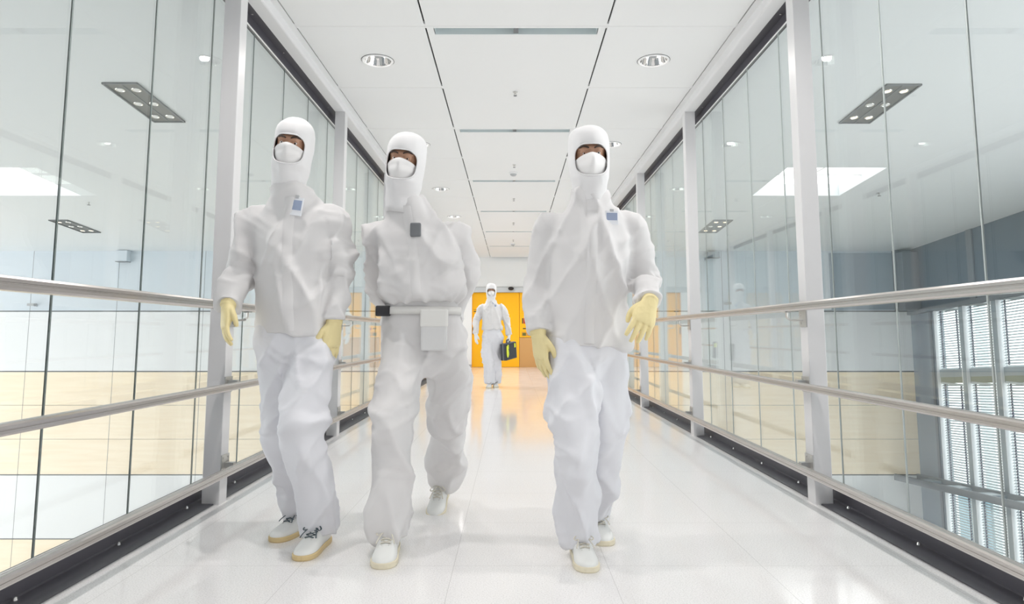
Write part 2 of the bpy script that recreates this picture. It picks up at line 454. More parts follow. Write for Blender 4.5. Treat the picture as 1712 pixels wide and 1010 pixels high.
# beams, channels, posts, glass, rails on both sides
SIDE = {-1: 'left', 1: 'right'}
POSTS = [3.87+2.53*k for k in range(7)]
def P2(s, prof): return [(s*a, c) for a, c in prof]
n_trim = n_win = 0
for s in (-1, 1):
    sd = SIDE[s]
    b = MB(); b.prism(P2(s, [(INN+0.012, CZ-0.07), (OUT, CZ-0.07), (OUT, CZ+0.16), (INN, CZ+0.16), (INN, CZ-0.058), (INN+0.004, CZ-0.066)]), 'y', YB, YE)
    n_trim += 1; struct(b.build(f'trim_{n_trim}', 'white_paint'), f'white beam casing along the top of the {sd} glass wall', 'beam')
    b = MB(); b.prism(P2(s, [(OUT, CZ-0.062), (1.875, CZ-0.062), (1.875, CZ-0.13), (1.868, CZ-0.13), (1.868, CZ-0.05), (OUT, CZ-0.05)]), 'y', YB, YE)
    b.box(s*1.840, s*1.868, YB, YE, CZ-0.128, CZ-0.062)
    y = 0.6
    while y < YE:
        b.lathe([(0.0005, CZ-0.067), (0.008, CZ-0.066), (0.008, CZ-0.062), (0.0005, CZ-0.062)], s*1.815, y, 10, mi=1); y += 0.6325
    n_trim += 1; struct(b.build(f'trim_{n_trim}', ['channel_dark', 'screw']), f'dark metal glazing channel under the {sd} ceiling beam', 'glazing channel')
    b = MB(); b.box(s*1.838, s*1.846, YB, YE, CZ-0.135, CZ-0.128); n_trim += 1
    struct(b.build(f'trim_{n_trim}', 'rim_white'), f'thin white bead at the top edge of the {sd} glass', 'bead')
    b = MB(); b.prism(P2(s, [(1.70, 0.0005), (1.70, 0.006), (1.81, 0.009), (1.82, 0.012), (1.825, 0.095), (1.878, 0.095), (1.878, 0.0005)]), 'y', YB, YE)
    y = 0.6
    while y < YE:
        b.lathe([(0.0005, 0.021), (0.007, 0.019), (0.010, 0.008), (0.0005, 0.008)], s*1.80, y, 10, mi=1); y += 0.6325
    struct(b.build(f'baseboard_{sd}', ['channel_dark', 'screw']), f'dark metal floor channel holding the {sd} glass wall', 'glazing channel')
    for k, y in enumerate(POSTS):
        b = MB(); b.box(s*INN, s*OUT, y, y+0.10, 0.0, CZ-0.069, 0.004)
        o = b.build('support_post', 'post_paint', None, False, (s*(INN+0.05), y+0.05, 0))
        tag(o, f'white square steel post of the {sd} glass wall, {ORD[k]} from the viewer', 'post', f'white posts along the {sd} glass wall')
        bv = MB(); bv.box(s*(INN-0.001)-(s*INN+s*0.05), s*0.0515, -0.053, 0.053, 0.0, 0.004)
        bv.build('foot_plate', 'post_paint', o)
    # glazing, one window per bay
    JP = 0.6325
    edges = [POSTS[0]+0.05+2.53*k for k in range(-2, 7)]+[YE]
    for k in range(len(edges)-1):
        y0, y1 = edges[k], edges[k+1]
        n_win += 1
        b = MB(); n = max(1, round((y1-y0)/JP)); w = (y1-y0)/n
        for q in range(n): b.box(s*GX, s*(GX+0.012), y0+q*w+0.0042, y0+(q+1)*w-0.0042, 0.06, CZ-0.10)
        o = b.build(f'window_{n_win}', 'glass_clear', None, False, (s*GX, y0, 0))
        struct(o, f'frameless clear glass bay of the {sd} corridor wall', 'window')
        b = MB()
        for q in range(n): b.box(s*0.003, s*0.009, q*w-0.0042, q*w+0.0042, 0.095, CZ-0.13)
        b.build('glazing_joint', 'joint_grey' if s < 0 else 'joint_lit', o)  # right joints coloured paler to carry the light on polished edges
    # handrails
    def railprof(w, h):
        return [(-w/2, -h*0.30), (-w*0.40, -h*0.46), (-w*0.25, -h/2), (w*0.25, -h/2), (w*0.40, -h*0.46), (w/2, -h*0.30),
                (w/2, -h*0.06), (w*0.44, -h*0.03), (w*0.44, h*0.03), (w/2, h*0.06), (w/2, h*0.30), (w*0.40, h*0.46), (w*0.25, h/2),
                (w*0.06, h/2), (w*0.03, h*0.45), (-w*0.03, h*0.45), (-w*0.06, h/2),
                (-w*0.25, h/2), (-w*0.40, h*0.46), (-w/2, h*0.30), (-w/2, h*0.06), (-w*0.44, h*0.03), (-w*0.44, -h*0.03), (-w/2, -h*0.06)]
    for nm, X, Z, w, h in (('upper', 1.575, 1.105, 0.05, 0.047), ('middle', 1.60, 0.658, 0.042, 0.040), ('lower', 1.60, 0.195, 0.042, 0.040)):
        e = empty('handrail', (s*X, 3.87, Z)); tag(e, f'{nm} brushed metal rail along the {sd} glass wall', 'handrail', f'rails along the {sd} glass wall')
        b = MB(); b.prism(railprof(w, h), 'y', YB-3.87, YE-3.95)
        b.build('rail_bar', 'brushed_metal', e)
        for y in POSTS:
            yy = y+0.05-3.87; d = s*(INN-X)
            b = MB()
            if nm == 'upper':
                # hooked flat-bar bracket below the rail
                pts = [(0, yy-0.0, -h/2), (0, yy, -h/2-0.030), (s*0.012, yy, -h/2-0.045), (s*0.035, yy, -h/2-0.050), (d-s*0.005, yy, -h/2-0.050)]
                V, F = loft([(*p, 0.016, 0.005) for p in pts], n=8, sub=3, ref=(1, 0, 0.3)); b.raw(V, F)
                b.box(-0.018, 0.018, yy-0.02, yy+0.02, -h/2-0.006, -h/2+0.001)
                q = b.build('bracket', 'bracket_metal', e)
                p = MB(); p.box(d-s*0.006, d, yy-0.045, yy+0.045, -h/2-0.09, -h/2+0.012, 0.001)
                for zz in (-0.07, -0.02): p.tube([(d-s*0.010, yy+0.02, -h/2+zz), (d-s*0.005, yy+0.02, -h/2+zz)], 0.006, 8)
                p.build('mounting_plate', 'bracket_metal', q)
            else:
                b.box(s*0.012, d-s*0.002, yy-0.018, yy+0.018, 0.0 if nm == 'lower' else -0.012, 0.030)
                q = b.build('bracket', 'bracket_metal', e)
                p = MB(); zl, zh = (-0.005, 0.075) if nm == 'lower' else (-0.04, 0.05)
                p.box(d-s*0.006, d, yy-0.05, yy+0.05, zl, zh, 0.001)
                for yq in (-0.03, 0.03): p.tube([(d-s*0.010, yy+yq, zh-0.018), (d-s*0.005, yy+yq, zh-0.018)], 0.006, 8)
                p.build('mounting_plate', 'bracket_metal', q)

# unseen closing wall, added to keep light from coming from behind the viewer
b = MB(); b.box(-2.0, 2.0, YB-0.15, YB, -0.3, CZ+0.4)
struct(b.build('light_block_corridor', 'white_paint'), 'unseen white wall added behind the viewer to cut light', 'wall')

# ------------------------------------------------------------------ far end: end wall of the atrium, with the orange doors
SL = 0.077                                         # the hall's own horizontal runs 4.4 degrees against the ramped bridge
def hz(z0, y): return z0+(YE-y)*SL
WL, WR = -22.0, 11.6
DX0, DX1, DZ = -1.20, 1.24, 2.17
b = MB()
def band(z0, z1, mi, t=0.12):
    if z1 <= 0 or z0 >= DZ: b.box(WL, WR+0.3, YE, YE+t, z0, z1, mi=mi)
    else:
        b.box(WL, DX0, YE, YE+t, z0, z1, mi=mi); b.box(DX1, WR+0.3, YE, YE+t, z0, z1, mi=mi)
        if z1 > DZ: b.box(DX0, DX1, YE, YE+t, DZ, z1, mi=mi)
G = 0.018
for z0, z1, mi in ((1.62+G, 3.55, 0), (-0.12+G, 1.62-G, 1), (-1.075, -0.12-G, 2), (-2.03, -1.085, 2), (-3.03+G, -2.04, 2), (-4.79+G, -3.03-G, 1), (-5.72, -4.79-G, 2), (-6.9, -5.73, 2), (-9.2, -6.91, 2)):
    if mi == 0:
        b.box(WL, -1.9, YE, YE+0.12, z0, z1, mi=0); b.box(1.9, WR+0.3, YE, YE+0.12, z0, z1, mi=0)
    elif mi == 1 and z0 > -1:
        b.box(WL, -1.9, YE, YE+0.12, z0, z1, mi=1); b.box(1.9, WR+0.3, YE, YE+0.12, z0, z1, mi=1)
    else: b.box(WL, WR+0.3, YE, YE+0.12, z0, z1, mi=mi)
b.box(WL, -1.9, YE+0.02, YE+0.14, -9.2, 3.5, mi=3); b.box(1.9, WR+0.3, YE+0.02, YE+0.14, -9.2, 3.5, mi=3); b.box(-1.9, 1.9, YE+0.02, YE+0.14, -9.2, -0.32, mi=3)
# upright joints of the cladding (thin dark shadow gaps standing a millimetre proud)
for k in range(-5, 5):
    x = -1.46+2.53*k
    if x < WL+1 or abs(x) < 2.0 or x > WR-0.3: continue
    b.box(x-0.006, x+0.006, YE-0.0015, YE+0.01, -9.2, 3.5, mi=3)
struct(b.build('wall_end', ['plaster_blue', 'panel_white', 'maple', 'gap_dark']), 'end wall of the hall in pale plaster, white panels and maple bands', 'wall')
# wall in the corridor's own end
b = MB(); b.box(-1.9, 1.9, YE+0.2, YE+0.3, -0.32, 3.5); struct(b.build('light_block_doors', 'panel_white'), 'panel added behind the orange doors to stop light leaks', 'wall')  # hidden panel added so no light leaks round the doors
b = MB(); b.box(-1.9, DX0, YE, YE+0.12, 0, 3.4); b.box(DX1, 1.9, YE, YE+0.12, 0, 3.4); b.box(DX0, DX1, YE, YE+0.12, DZ+0.16, 3.4)
struct(b.build('wall_corridor_end', 'end_white'), 'white wall around the orange doors at the far end of the corridor', 'wall')
b = MB(); b.box(-1.9, 1.9, YE-0.06, YE+0.1, DZ, DZ+0.15, 0.004)
n_trim += 1; struct(b.build(f'trim_{n_trim}', 'header_grey'), 'pale grey header beam above the orange doors', 'header')
b = MB(); b.box(-1.67, DX0, YE-0.015, YE, 0, 0.08); b.box(DX1, 1.67, YE-0.015, YE, 0, 0.08)
struct(b.build('baseboard_end', 'plastic_grey'), 'grey baseboard at the foot of the far white wall', 'baseboard')
d = empty('door_1', (DX0, YE+0.05, 0)); struct(d, 'bright orange door leaf at the far end of the corridor', 'door')
b = MB(); b.box(0.012, 1.375, 0.0, 0.05, 0.006, DZ-0.006, 0.003); leaf = b.build('leaf', 'orange', d)
b = MB(); b.box(0.0, 0.012, -0.01, 0.06, 0, DZ); b.box(1.375, 1.385, 0.0, 0.06, 0, DZ); b.build('frame', 'orange_edge', d)
b = MB(); b.box(0.03, 0.045, -0.045, 0.0, 0.95, 1.15, 0.003); b.build('handle', 'ink_black', d)
b = MB(); b.box(0.05, 0.20, -0.004, 0.0, 1.60, 1.625); b.box(0.05, 0.13, -0.004, 0.0, 1.66, 1.67); b.build('vent_slot', 'ink_black', d)
c = empty('control_cabinet', (DX0+1.385, YE+0.03, 0)); tag(c, 'orange wall cabinet with notices above a brown base, right of the orange door', 'cabinet')
b = MB(); b.box(0.005, DX1-DX0-1.39, 0.0, 0.12, 0.86, DZ-0.005, 0.003); b.build('body', 'orange', c)
b = MB(); b.box(0.005, DX1-DX0-1.39, 0.01, 0.12, 0.0, 0.85, 0.003); b.build('base', 'counter_brown', c)
b = MB(); b.box(0.06, 0.55, -0.006, 0.0, 1.62, 1.632); b.box(0.06, 0.50, -0.006, 0.0, 1.56, 1.568); b.box(0.10, 0.45, -0.006, 0.0, 1.50, 1.508); b.build('vent_slot', 'orange_edge', c)
b = MB(); b.box(0.08, 0.11, -0.006, 0.0, 1.26, 1.42); b.box(0.12, 0.24, -0.006, 0.0, 1.26, 1.42, mi=1); b.build('sign', ['ink_black', 'ink_red'], c)
b = MB(); b.box(0.10, 0.19, -0.006, 0.0, 1.10, 1.13); b.box(0.23, 0.31, -0.006, 0.0, 1.07, 1.14, mi=1); b.build('button_row', ['ink_black', 'ink_red'], c)
b = MB(); b.box(0.07, 0.50, -0.008, 0.0, 0.90, 1.02, mi=2); b.box(0.09, 0.19, -0.012, 0.0, 0.91, 0.99); b.box(0.21, 0.46, -0.012, 0.0, 0.92, 0.96, mi=1); b.build('label_plate', ['ink_green', 'counter_brown', 'ochre'], c)
e = empty('dome_camera', (-0.06, YE-0.06, DZ+0.115)); tag(e, 'small black dome camera on the grey header above the orange door', 'camera')
b = MB(); b.box(-0.07, 0.07, -0.05, 0.0, 0.0, 0.03, 0.006); b.build('mount', 'plastic_grey', e)
v, f = ball((0, -0.07, -0.01), (0.085, 0.07, 0.055), 20); b = MB(); b.raw(v, f); b.build('dome', 'black_plastic', e, True)

# ------------------------------------------------------------------ the hall outside the glass
def slab(name, x0, x1, y0, y1, z, t, m, holes=()):
    b = MB(); xs = sorted({x0, x1, *[h for q in holes for h in q[:2]]}); ys = sorted({y0, y1, *[h for q in holes for h in q[2:]]})
    for i in range(len(xs)-1):
        for j in range(len(ys)-1):
            xa, xb, ya, yb = xs[i], xs[i+1], ys[j], ys[j+1]
            if any(xa >= q[0]-1e-6 and xb <= q[1]+1e-6 and ya >= q[2]-1e-6 and yb <= q[3]+1e-6 for q in holes): continue
            v = [(xa, ya, hz(z, ya)), (xb, ya, hz(z, ya)), (xb, yb, hz(z, yb)), (xa, yb, hz(z, yb))]
            v += [(p[0], p[1], p[2]+t) for p in v]
            b.raw(v, [(0,1,2,3), (7,6,5,4), (0,4,5,1), (1,5,6,2), (2,6,7,3), (3,7,4,0)])
    return b.build(name, m)
HC = 3.39
SKY = [(5.0, 6.82, 11.98, 13.8), (-10.87, -9.05, 11.98, 13.8)]
struct(slab('ceiling_hall', WL, WR+0.3, -6, YE, HC, 0.3, 'atrium_ceiling', SKY), 'white ceiling of the hall seen through the glass', 'ceiling')
struct(slab('floor_hall', WL, WR+0.3, -6, YE, -9.2, -0.3, 'atrium_floor'), 'pale floor of the hall far below the bridge', 'floor')
for i, (xa, xb, ya, yb) in enumerate(SKY):
    b = MB()
    v = [(xa, ya, hz(HC, ya)+0.25), (xb, ya, hz(HC, ya)+0.25), (xb, yb, hz(HC, yb)+0.25), (xa, yb, hz(HC, yb)+0.25)]
    b.raw(v, [(0, 1, 2, 3)])
    o = b.build('skylight', 'skylight_glow', None, False, ((xa+xb)/2, (ya+yb)/2, hz(HC, (ya+yb)/2)))
    struct(o, f'square glowing skylight in the hall ceiling, {"right" if i == 0 else "left"} side', 'skylight')
    b = MB(); b.box(-0.02, 0.02, ya-(ya+yb)/2, yb-(ya+yb)/2, 0.19, 0.23); b.box((xa-xb)/2, (xb-xa)/2, -0.02, 0.02, 0.15, 0.19)
    b.build('glazing_bar', 'plastic_white', o)

LT = math.atan(SL)
def lum(x, y, lit, label):
    e = empty('recessed_luminaire', (x, y, hz(HC, y)-0.004)); e.rotation_euler = (-LT, 0, 0)
    tag(e, label, 'ceiling light', 'dark recessed luminaires in the hall ceiling')
    W, Lh = 0.235, 0.66
    b = MB(); b.box(-W, W, -Lh, Lh, -0.004, 0.004); b.build('tray', 'lum_grey', e)
    b = MB(); b.box(-W, -W+0.02, -Lh, Lh, -0.02, -0.004); b.box(W-0.02, W, -Lh, Lh, -0.02, -0.004); b.box(-W, W, Lh-0.02, Lh, -0.02, -0.004); b.box(-W, W, -Lh, -Lh+0.02, -0.02, -0.004); b.box(-0.008, 0.008, -Lh, Lh, -0.012, -0.004)
    b.build('frame', 'clip_grey', e)
    for j in range(3):
        for i in range(2):
            px, py = (-0.11, 0.11)[i], (-0.45, 0.0, 0.45)[j]
            b = MB(); b.lathe([(0.062, -0.004), (0.062, -0.014), (0.05, -0.016), (0.045, -0.008)], px, py, 20); sp = b.build('spot', 'chrome', e, True)
            b = MB(); b.lathe([(0.0005, -0.012), (0.03, -0.011), (0.046, -0.008)], px, py, 20); b.build('lens', 'lamp_warm' if (i, j) in lit else 'plastic_white', sp, True)
ALL = [(i, j) for i in range(2) for j in range(3)]
lum(5.15, 9.2, [(0, 0), (1, 0), (0, 2), (1, 2)], 'large dark ceiling panel with lit spots, seen through the right glass')
lum(-5.19, 9.16, [], 'large dark ceiling panel with unlit spots, seen through the left glass')
lum(5.03, 16.5, [(0, 0), (1, 0), (0, 2), (1, 2), (1, 1)], 'small distant dark ceiling panel of spots beyond the right glass')
lum(-10.9, 16.5, [(0, 0), (0, 2), (1, 2)], 'small distant dark ceiling panel of spots beyond the left glass')
for x, y, lb in ((7.55, 13.6, 'beyond the right glass'), (-5.9, 17.6, 'beyond the left glass, nearer the end wall'), (-9.2, 14.3, 'beyond the left glass, near the skylight')):
    e = empty('ceiling_sprinkler', (x, y, hz(HC, y))); tag(e, f'tiny sprinkler hanging from the hall ceiling {lb}', 'sprinkler', 'sprinklers in the hall ceiling')
    b = MB(); b.tube([(0, 0, 0.0), (0, 0, -0.06)], 0.012, 8); b.build('stem', 'bracket_metal', e)
    b = MB(); b.lathe([(0.0005, -0.06), (0.035, -0.06), (0.035, -0.066), (0.0005, -0.07)], 0, 0, 14); b.build('deflector', 'clip_grey', e)

b = MB(); b.box(WL, -1.95, -6.2, -6, -9.2, 5.6); b.box(1.95, WR+0.3, -6.2, -6, -9.2, 5.6); b.box(-1.95, 1.95, -6.2, -6, -9.2, -0.32); b.box(-1.95, 1.95, -6.2, -6, 3.6, 5.6)  # unseen wall added to shut out light on the fronts
struct(b.build('light_block_hall', 'slate_grey'), 'unseen wall added across the hall behind the viewer to cut front light', 'wall')
# boxes and cameras on the end wall
e = empty('wall_box', (-11.42, YE, 3.05)); tag(e, 'pale grey box under the ceiling line of the hall end wall, left side', 'box')
b = MB(); b.box(-0.16, 0.16, -0.2, 0, 0.02, 0.34, 0.005); b.build('body', 'plaster_blue', e)
b = MB(); b.box(-0.17, 0.17, -0.21, 0, 0.0, 0.02); b.build('tray', 'gap_dark', e)
e = empty('wall_box', (5.86, YE, 3.17)); tag(e, 'grey flat box under the ceiling line of the hall end wall, right side', 'box')
b = MB(); b.box(-0.17, 0.17, -0.2, 0, 0.02, 0.18, 0.005); b.build('body', 'mullion', e)
b = MB(); b.box(-0.18, 0.18, -0.21, 0, 0.0, 0.02); b.build('tray', 'gap_dark', e)
for x, z, lb in ((-13.95, 1.80, 'on the hall end wall beyond the left glass'), (6.25, 1.84, 'on the hall end wall beyond the right glass')):
    e = empty('security_camera', (x, YE, z)); tag(e, f'small grey security camera {lb}', 'camera', 'security cameras on the end wall')
    b = MB(); b.box(-0.04, 0.04, -0.02, 0, -0.04, 0.04); b.tube([(0, 0, 0), (0, -0.12, 0)], 0.015, 8); b.build('mount', 'plastic_grey', e)
    b = MB(); b.box(-0.12, 0.08, -0.20, -0.10, -0.03, 0.04, 0.01); b.build('body', 'plastic_grey', e)

# right wall of the hall: dark blue with painted-in shade above, tall windows with blinds below
RX = WR
b = MB()
def rw(y0, y1, z0, z1, x0=0.0, x1=0.25, mi=0):
    v = [(RX+x0, y0, hz(z0, y0)), (RX+x1, y0, hz(z0, y0)), (RX+x1, y1, hz(z0, y1)), (RX+x0, y1, hz(z0, y1)), (RX+x0, y0, hz(z1, y0)), (RX+x1, y0, hz(z1, y0)), (RX+x1, y1, hz(z1, y1)), (RX+x0, y1, hz(z1, y1))]
    b.raw(v, [(0,3,2,1), (4,5,6,7), (0,1,5,4), (1,2,6,5), (2,3,7,6), (3,0,4,7)], mi)
Y0R = 3.0
rw(Y0R, YE, 1.62, HC, 0.0, 0.2, 0)                       # upper wall, shade and reflection put into its dark blue
rw(Y0R, YE, 1.50, 1.62, -0.10, 0.25, 1)                  # ledge
rw(18.5, YE, -9.2, 1.50, 0.0, 0.25, 3)                   # plain corner panel
rw(18.62, 18.72, -9.2, 1.50, -0.03, 0.0, 1)
for y in (16.75, 13.2, 9.6): rw(y, y+0.22, 1.62, HC, -0.04, 0.0, 1)
struct(b.build('wall_right', ['shaded_blue', 'slate_grey', 'mullion', 'corner_blue']), 'upper wall of the hall beyond the right glass, darkened with painted shade', 'wall')
b = MB(); b.box(RX-0.45, RX, YE-0.55, YE, 1.62, 3.30); b.box(RX-0.45, RX, YE-0.2, YE, 1.62, 3.40)
n_trim += 1; struct(b.build(f'trim_{n_trim}', 'slate_grey'), 'dark grey pilaster in the upper far corner of the hall', 'pilaster')
b = MB(); b.box(RX-2.3, RX-0.45, YE-0.03, YE-0.001, 1.66, 3.33)  # thin sheet with a dark glass reflection painted as its colour
n_trim += 1; struct(b.build(f'trim_{n_trim}', 'end_reflection'), 'dark blue sheet on the hall end wall standing for a glass reflection', 'panel')
ROWS = [(-0.10, 1.50, 'upper'), (-3.08, -0.46, 'middle'), (-7.2, -3.28, 'lower')]
WN = [(17.50-1.2*k, 18.45-1.2*k) for k in range(7)]
def para(b, x0, x1, y0, y1, z0, z1, mi=0):
    v = [(x0, y0, hz(z0, y0)), (x1, y0, hz(z0, y0)), (x1, y1, hz(z0, y1)), (x0, y1, hz(z0, y1)), (x0, y0, hz(z1, y0)), (x1, y0, hz(z1, y0)), (x1, y1, hz(z1, y1)), (x0, y1, hz(z1, y1))]
    b.raw(v, [(0,3,2,1), (4,5,6,7), (0,1,5,4), (1,2,6,5), (2,3,7,6), (3,0,4,7)], mi)
b = MB()
for y0, y1 in WN: para(b, RX-0.01, RX+0.14, y0-0.23, y0-0.03, -9.2, 1.50, 0)
for y0, y1 in WN:
    para(b, RX-0.012, RX+0.14, y0-0.03, y0-0.005, -9.2, 1.50, 1); para(b, RX-0.05, RX+0.1, y1, y1+0.012, -9.2, 1.5, 1)  # white strips painted as the highlight along the mullion edges
para(b, RX+0.02, RX+0.16, WN[-1][0], 18.5, -0.30, -0.10, 0); para(b, RX+0.03, RX+0.15, WN[-1][0], 18.5, -0.46, -0.30, 2)
para(b, RX+0.02, RX+0.16, WN[-1][0], 18.5, -3.28, -3.08, 0); para(b, RX+0.02, RX+0.16, WN[-1][0], 18.5, -9.2, -7.2, 0)
n_trim += 1; struct(b.build(f'trim_{n_trim}', ['mullion', 'mullion_highlight', 'spandrel_olive']), 'grey green mullions and rails of the tall hall windows', 'mullions')
ROWN = {'upper': 'upper row', 'middle': 'middle row', 'lower': 'lowest row'}
for z0, z1, rn in ROWS:
    for k, (y0, y1) in enumerate(WN):
        n_win += 1
        b = MB(); para(b, RX+0.10, RX+0.112, y0, y1, z0, z1)
        o = b.build(f'window_{n_win}', 'glass_window'); struct(o, 'tall window in the right wall of the hall', 'window')
        b = MB(); H = z1-z0; m = int(H/0.066)
        yc = (y0+y1)/2; hw = (y1-y0)/2-0.03
        for q in range(m):
            z = -q*0.066-0.06
            v = [(-0.020, -hw, z-0.018+SL*hw), (0.020, -hw, z+0.018+SL*hw), (0.020, hw, z+0.018-SL*hw), (-0.020, hw, z-0.018-SL*hw)]
            v += [(p[0], p[1], p[2]-0.003) for p in v]
            b.raw(v, [(0,1,2,3), (7,6,5,4), (0,4,5,1), (1,5,6,2), (2,6,7,3), (3,7,4,0)])
        for s_ in (-1, 1): b.box(-0.022, 0.022, s_*hw*0.72-0.006, s_*hw*0.72+0.006, -H+0.02, -0.02, mi=1)
        b.box(-0.03, 0.03, -hw, hw, -0.05, 0.0, mi=0)
        o = b.build('venetian_blind', ['blind_slat', 'blind_cord']); o.location = (RX+0.05, yc, hz(z1, yc))
        tag(o, f'white venetian blind in the {ROWN[rn]} of hall windows, {ORD[k].replace("nearest", "first")} from the far corner', 'blind', f'venetian blinds, {ROWN[rn]}')
# steel walkway truss in front of the windows
e = empty('steel_walkway', (RX-0.4, 11, hz(-3.2, 11))); tag(e, 'grey steel walkway crossing in front of the tall hall windows', 'walkway')
b = MB(); dz = SL*8.5
def wk(x0, x1, y0, y1, z0, z1, mi=0):
    o = Vector((RX-0.4, 11, hz(-3.2, 11)))
    v = [Vector((RX+x, y, hz(z, y)))-o for z in (z0, z1) for x, y in ((x0, y0), (x1, y0), (x1, y1), (x0, y1))]
    b.raw(v, [(0,3,2,1), (4,5,6,7), (0,1,5,4), (1,2,6,5), (2,3,7,6), (3,0,4,7)], mi)
wk(-0.80, -0.74, Y0R, YE-0.08, -3.16, -2.99); wk(-0.16, -0.10, Y0R, YE-0.08, -3.16, -2.99); b.build('beam', 'slate_grey', e)
b = MB(); y = 4.0
while y < YE-0.3: wk(-0.74, -0.16, y, y+0.45, -3.12, -3.04); y += 1.2
b.build('deck_plate', 'mullion', e)

# buildings outside the windows
for i, (x0, x1, y0, y1, z1, m1, lb) in enumerate(((18.05, 18.65, 27.0, 28.0, -5.3, 'facade_teal', 'low teal building outside the hall windows'), (18.75, 19.0, 27.0, 27.3, 6.0, 'facade_pale', 'slim pale green tower outside the hall windows'))):
    e = empty('office_building', ((x0+x1)/2, (y0+y1)/2, -9.5)); tag(e, lb, 'building', 'buildings outside the windows')
    X, Yh, Hh = (x1-x0)/2, (y1-y0)/2, z1+9.5
    b = MB(); b.box(-X, X, -Yh, Yh, 0, Hh); b.build('facade', m1, e)
    b = MB()
    for q in range(int(Hh/1.5)): b.box(-X-0.02, X, -Yh-0.02, Yh+0.02, q*1.5+0.5, q*1.5+0.62)
    b.build('floor_bands', 'facade_pale', e)
    b = MB(); b.box(-X-0.1, X+0.1, -Yh-0.1, Yh+0.1, Hh, Hh+0.2); b.build('roof', 'facade_pale', e)
# ------------------------------------------------------------------ people in clean-room clothing
def mix(a, b, t): return np.asarray(a, float)*(1-t)+np.asarray(b, float)*t
def limb(pts, radii, n=18, sub=5):
    return loft([(*p, r if np.isscalar(r) else r[0], r if np.isscalar(r) else r[1]) for p, r in zip(pts, radii)], n=n, sub=sub)
def xform(piece, M):
    v, f = piece; return [tuple(M @ Vector(p)) for p in v], f

def make_hand(nm, material, parent, wrist, d, n, t, curl, elbow, voxel=0.0038, scale=1.0):
    """glove with palm, four unequal fingers and a thumb; d = along the hand, n = palm side, t = thumb side"""
    d = Vector(d).normalized(); n = Vector(n); n = (n-d*n.dot(d)).normalized(); t2 = d.cross(n)
    if t2.dot(Vector(t)) < 0: t2 = -t2
    M = Matrix(((t2.x, n.x, -d.x, wrist[0]), (t2.y, n.y, -d.y, wrist[1]), (t2.z, n.z, -d.z, wrist[2]), (0, 0, 0, 1)))
    pcs = [loft([(0, 0, 0.02, .031, .026), (0, 0, -0.01, .033, .025), (0.002, .0, -0.045, .042, .021), (0.0, .001, -0.08, .046, .018), (-0.001, .002, -0.098, .043, .014)], n=20, sub=4)]
    pcs.append(loft([(.022, .008, -.02, .014, .014), (.03, .014, -.05, .018, .015), (.028, .012, -.075, .012, .010)], n=12, sub=3))      # ball of the thumb
    def chain(p, az, L, r0, bends):
        pts = [Vector(p)]; a = 0.0; dirs = []
        for k, fr in enumerate((0.45, 0.31, 0.24)):
            a += bends[k]
            dv = Vector((math.sin(az)*math.cos(a), math.sin(a), -math.cos(az)*math.cos(a)))
            pts.append(pts[-1]+dv*L*fr)
        rr = [r0*1.02, r0, r0*0.92, r0*0.74]
        first = pts[0]-(pts[1]-pts[0]).normalized()*0.012
        return loft([(*q, r, r*0.95) for q, r in zip([first]+pts, [r0]+rr)], n=10, sub=4)
    F = [((.032, 0, -.092), .10, .074), ((.0105, 0, -.097), .03, .083), ((-.0115, 0, -.095), -.04, .077), ((-.032, .001, -.088), -.12, .060)]
    for i, (p, az, L) in enumerate(F):
        c = curl*(0.85+0.14*i)
        pcs.append(chain(p, az, L, .0098-.0006*(i == 3), (0.45*c, 0.75*c, 0.45*c)))
    tw = 0.35+0.5*curl
    pcs.append(loft([(.020, .006, -.018, .014, .013), (.043, .014, -.045, .0125, .012), (.056-.01*tw, .018+.012*tw, -.072, .0112, .0105), (.058-.02*tw, .018+.026*tw, -.094, .0098, .009), (.057-.024*tw, .018+.032*tw, -.101, .007, .0065)], n=12, sub=4))
    if scale != 1: pcs = [([tuple(c*scale for c in p) for p in v], f) for v, f in pcs]
    pcs = [xform(p, M) for p in pcs]
    el = Vector(elbow); w = Vector(wrist); up = (el-w).normalized()
    pcs.append(limb([w-up*0.012, w+up*0.025, w+up*0.055, w+up*0.075], [.031*scale, .033*scale, .034*scale, .035*scale]))
    me = fuse(pcs, voxel, 2)
    P = get_co(me); N = get_no(me)
    h = ridge(vnoise(P*np.array([60, 60, 38])))-0.4
    set_co(me, P+N*(0.0011*h)[:, None])
    return link_mesh(nm, me, material, parent, True)

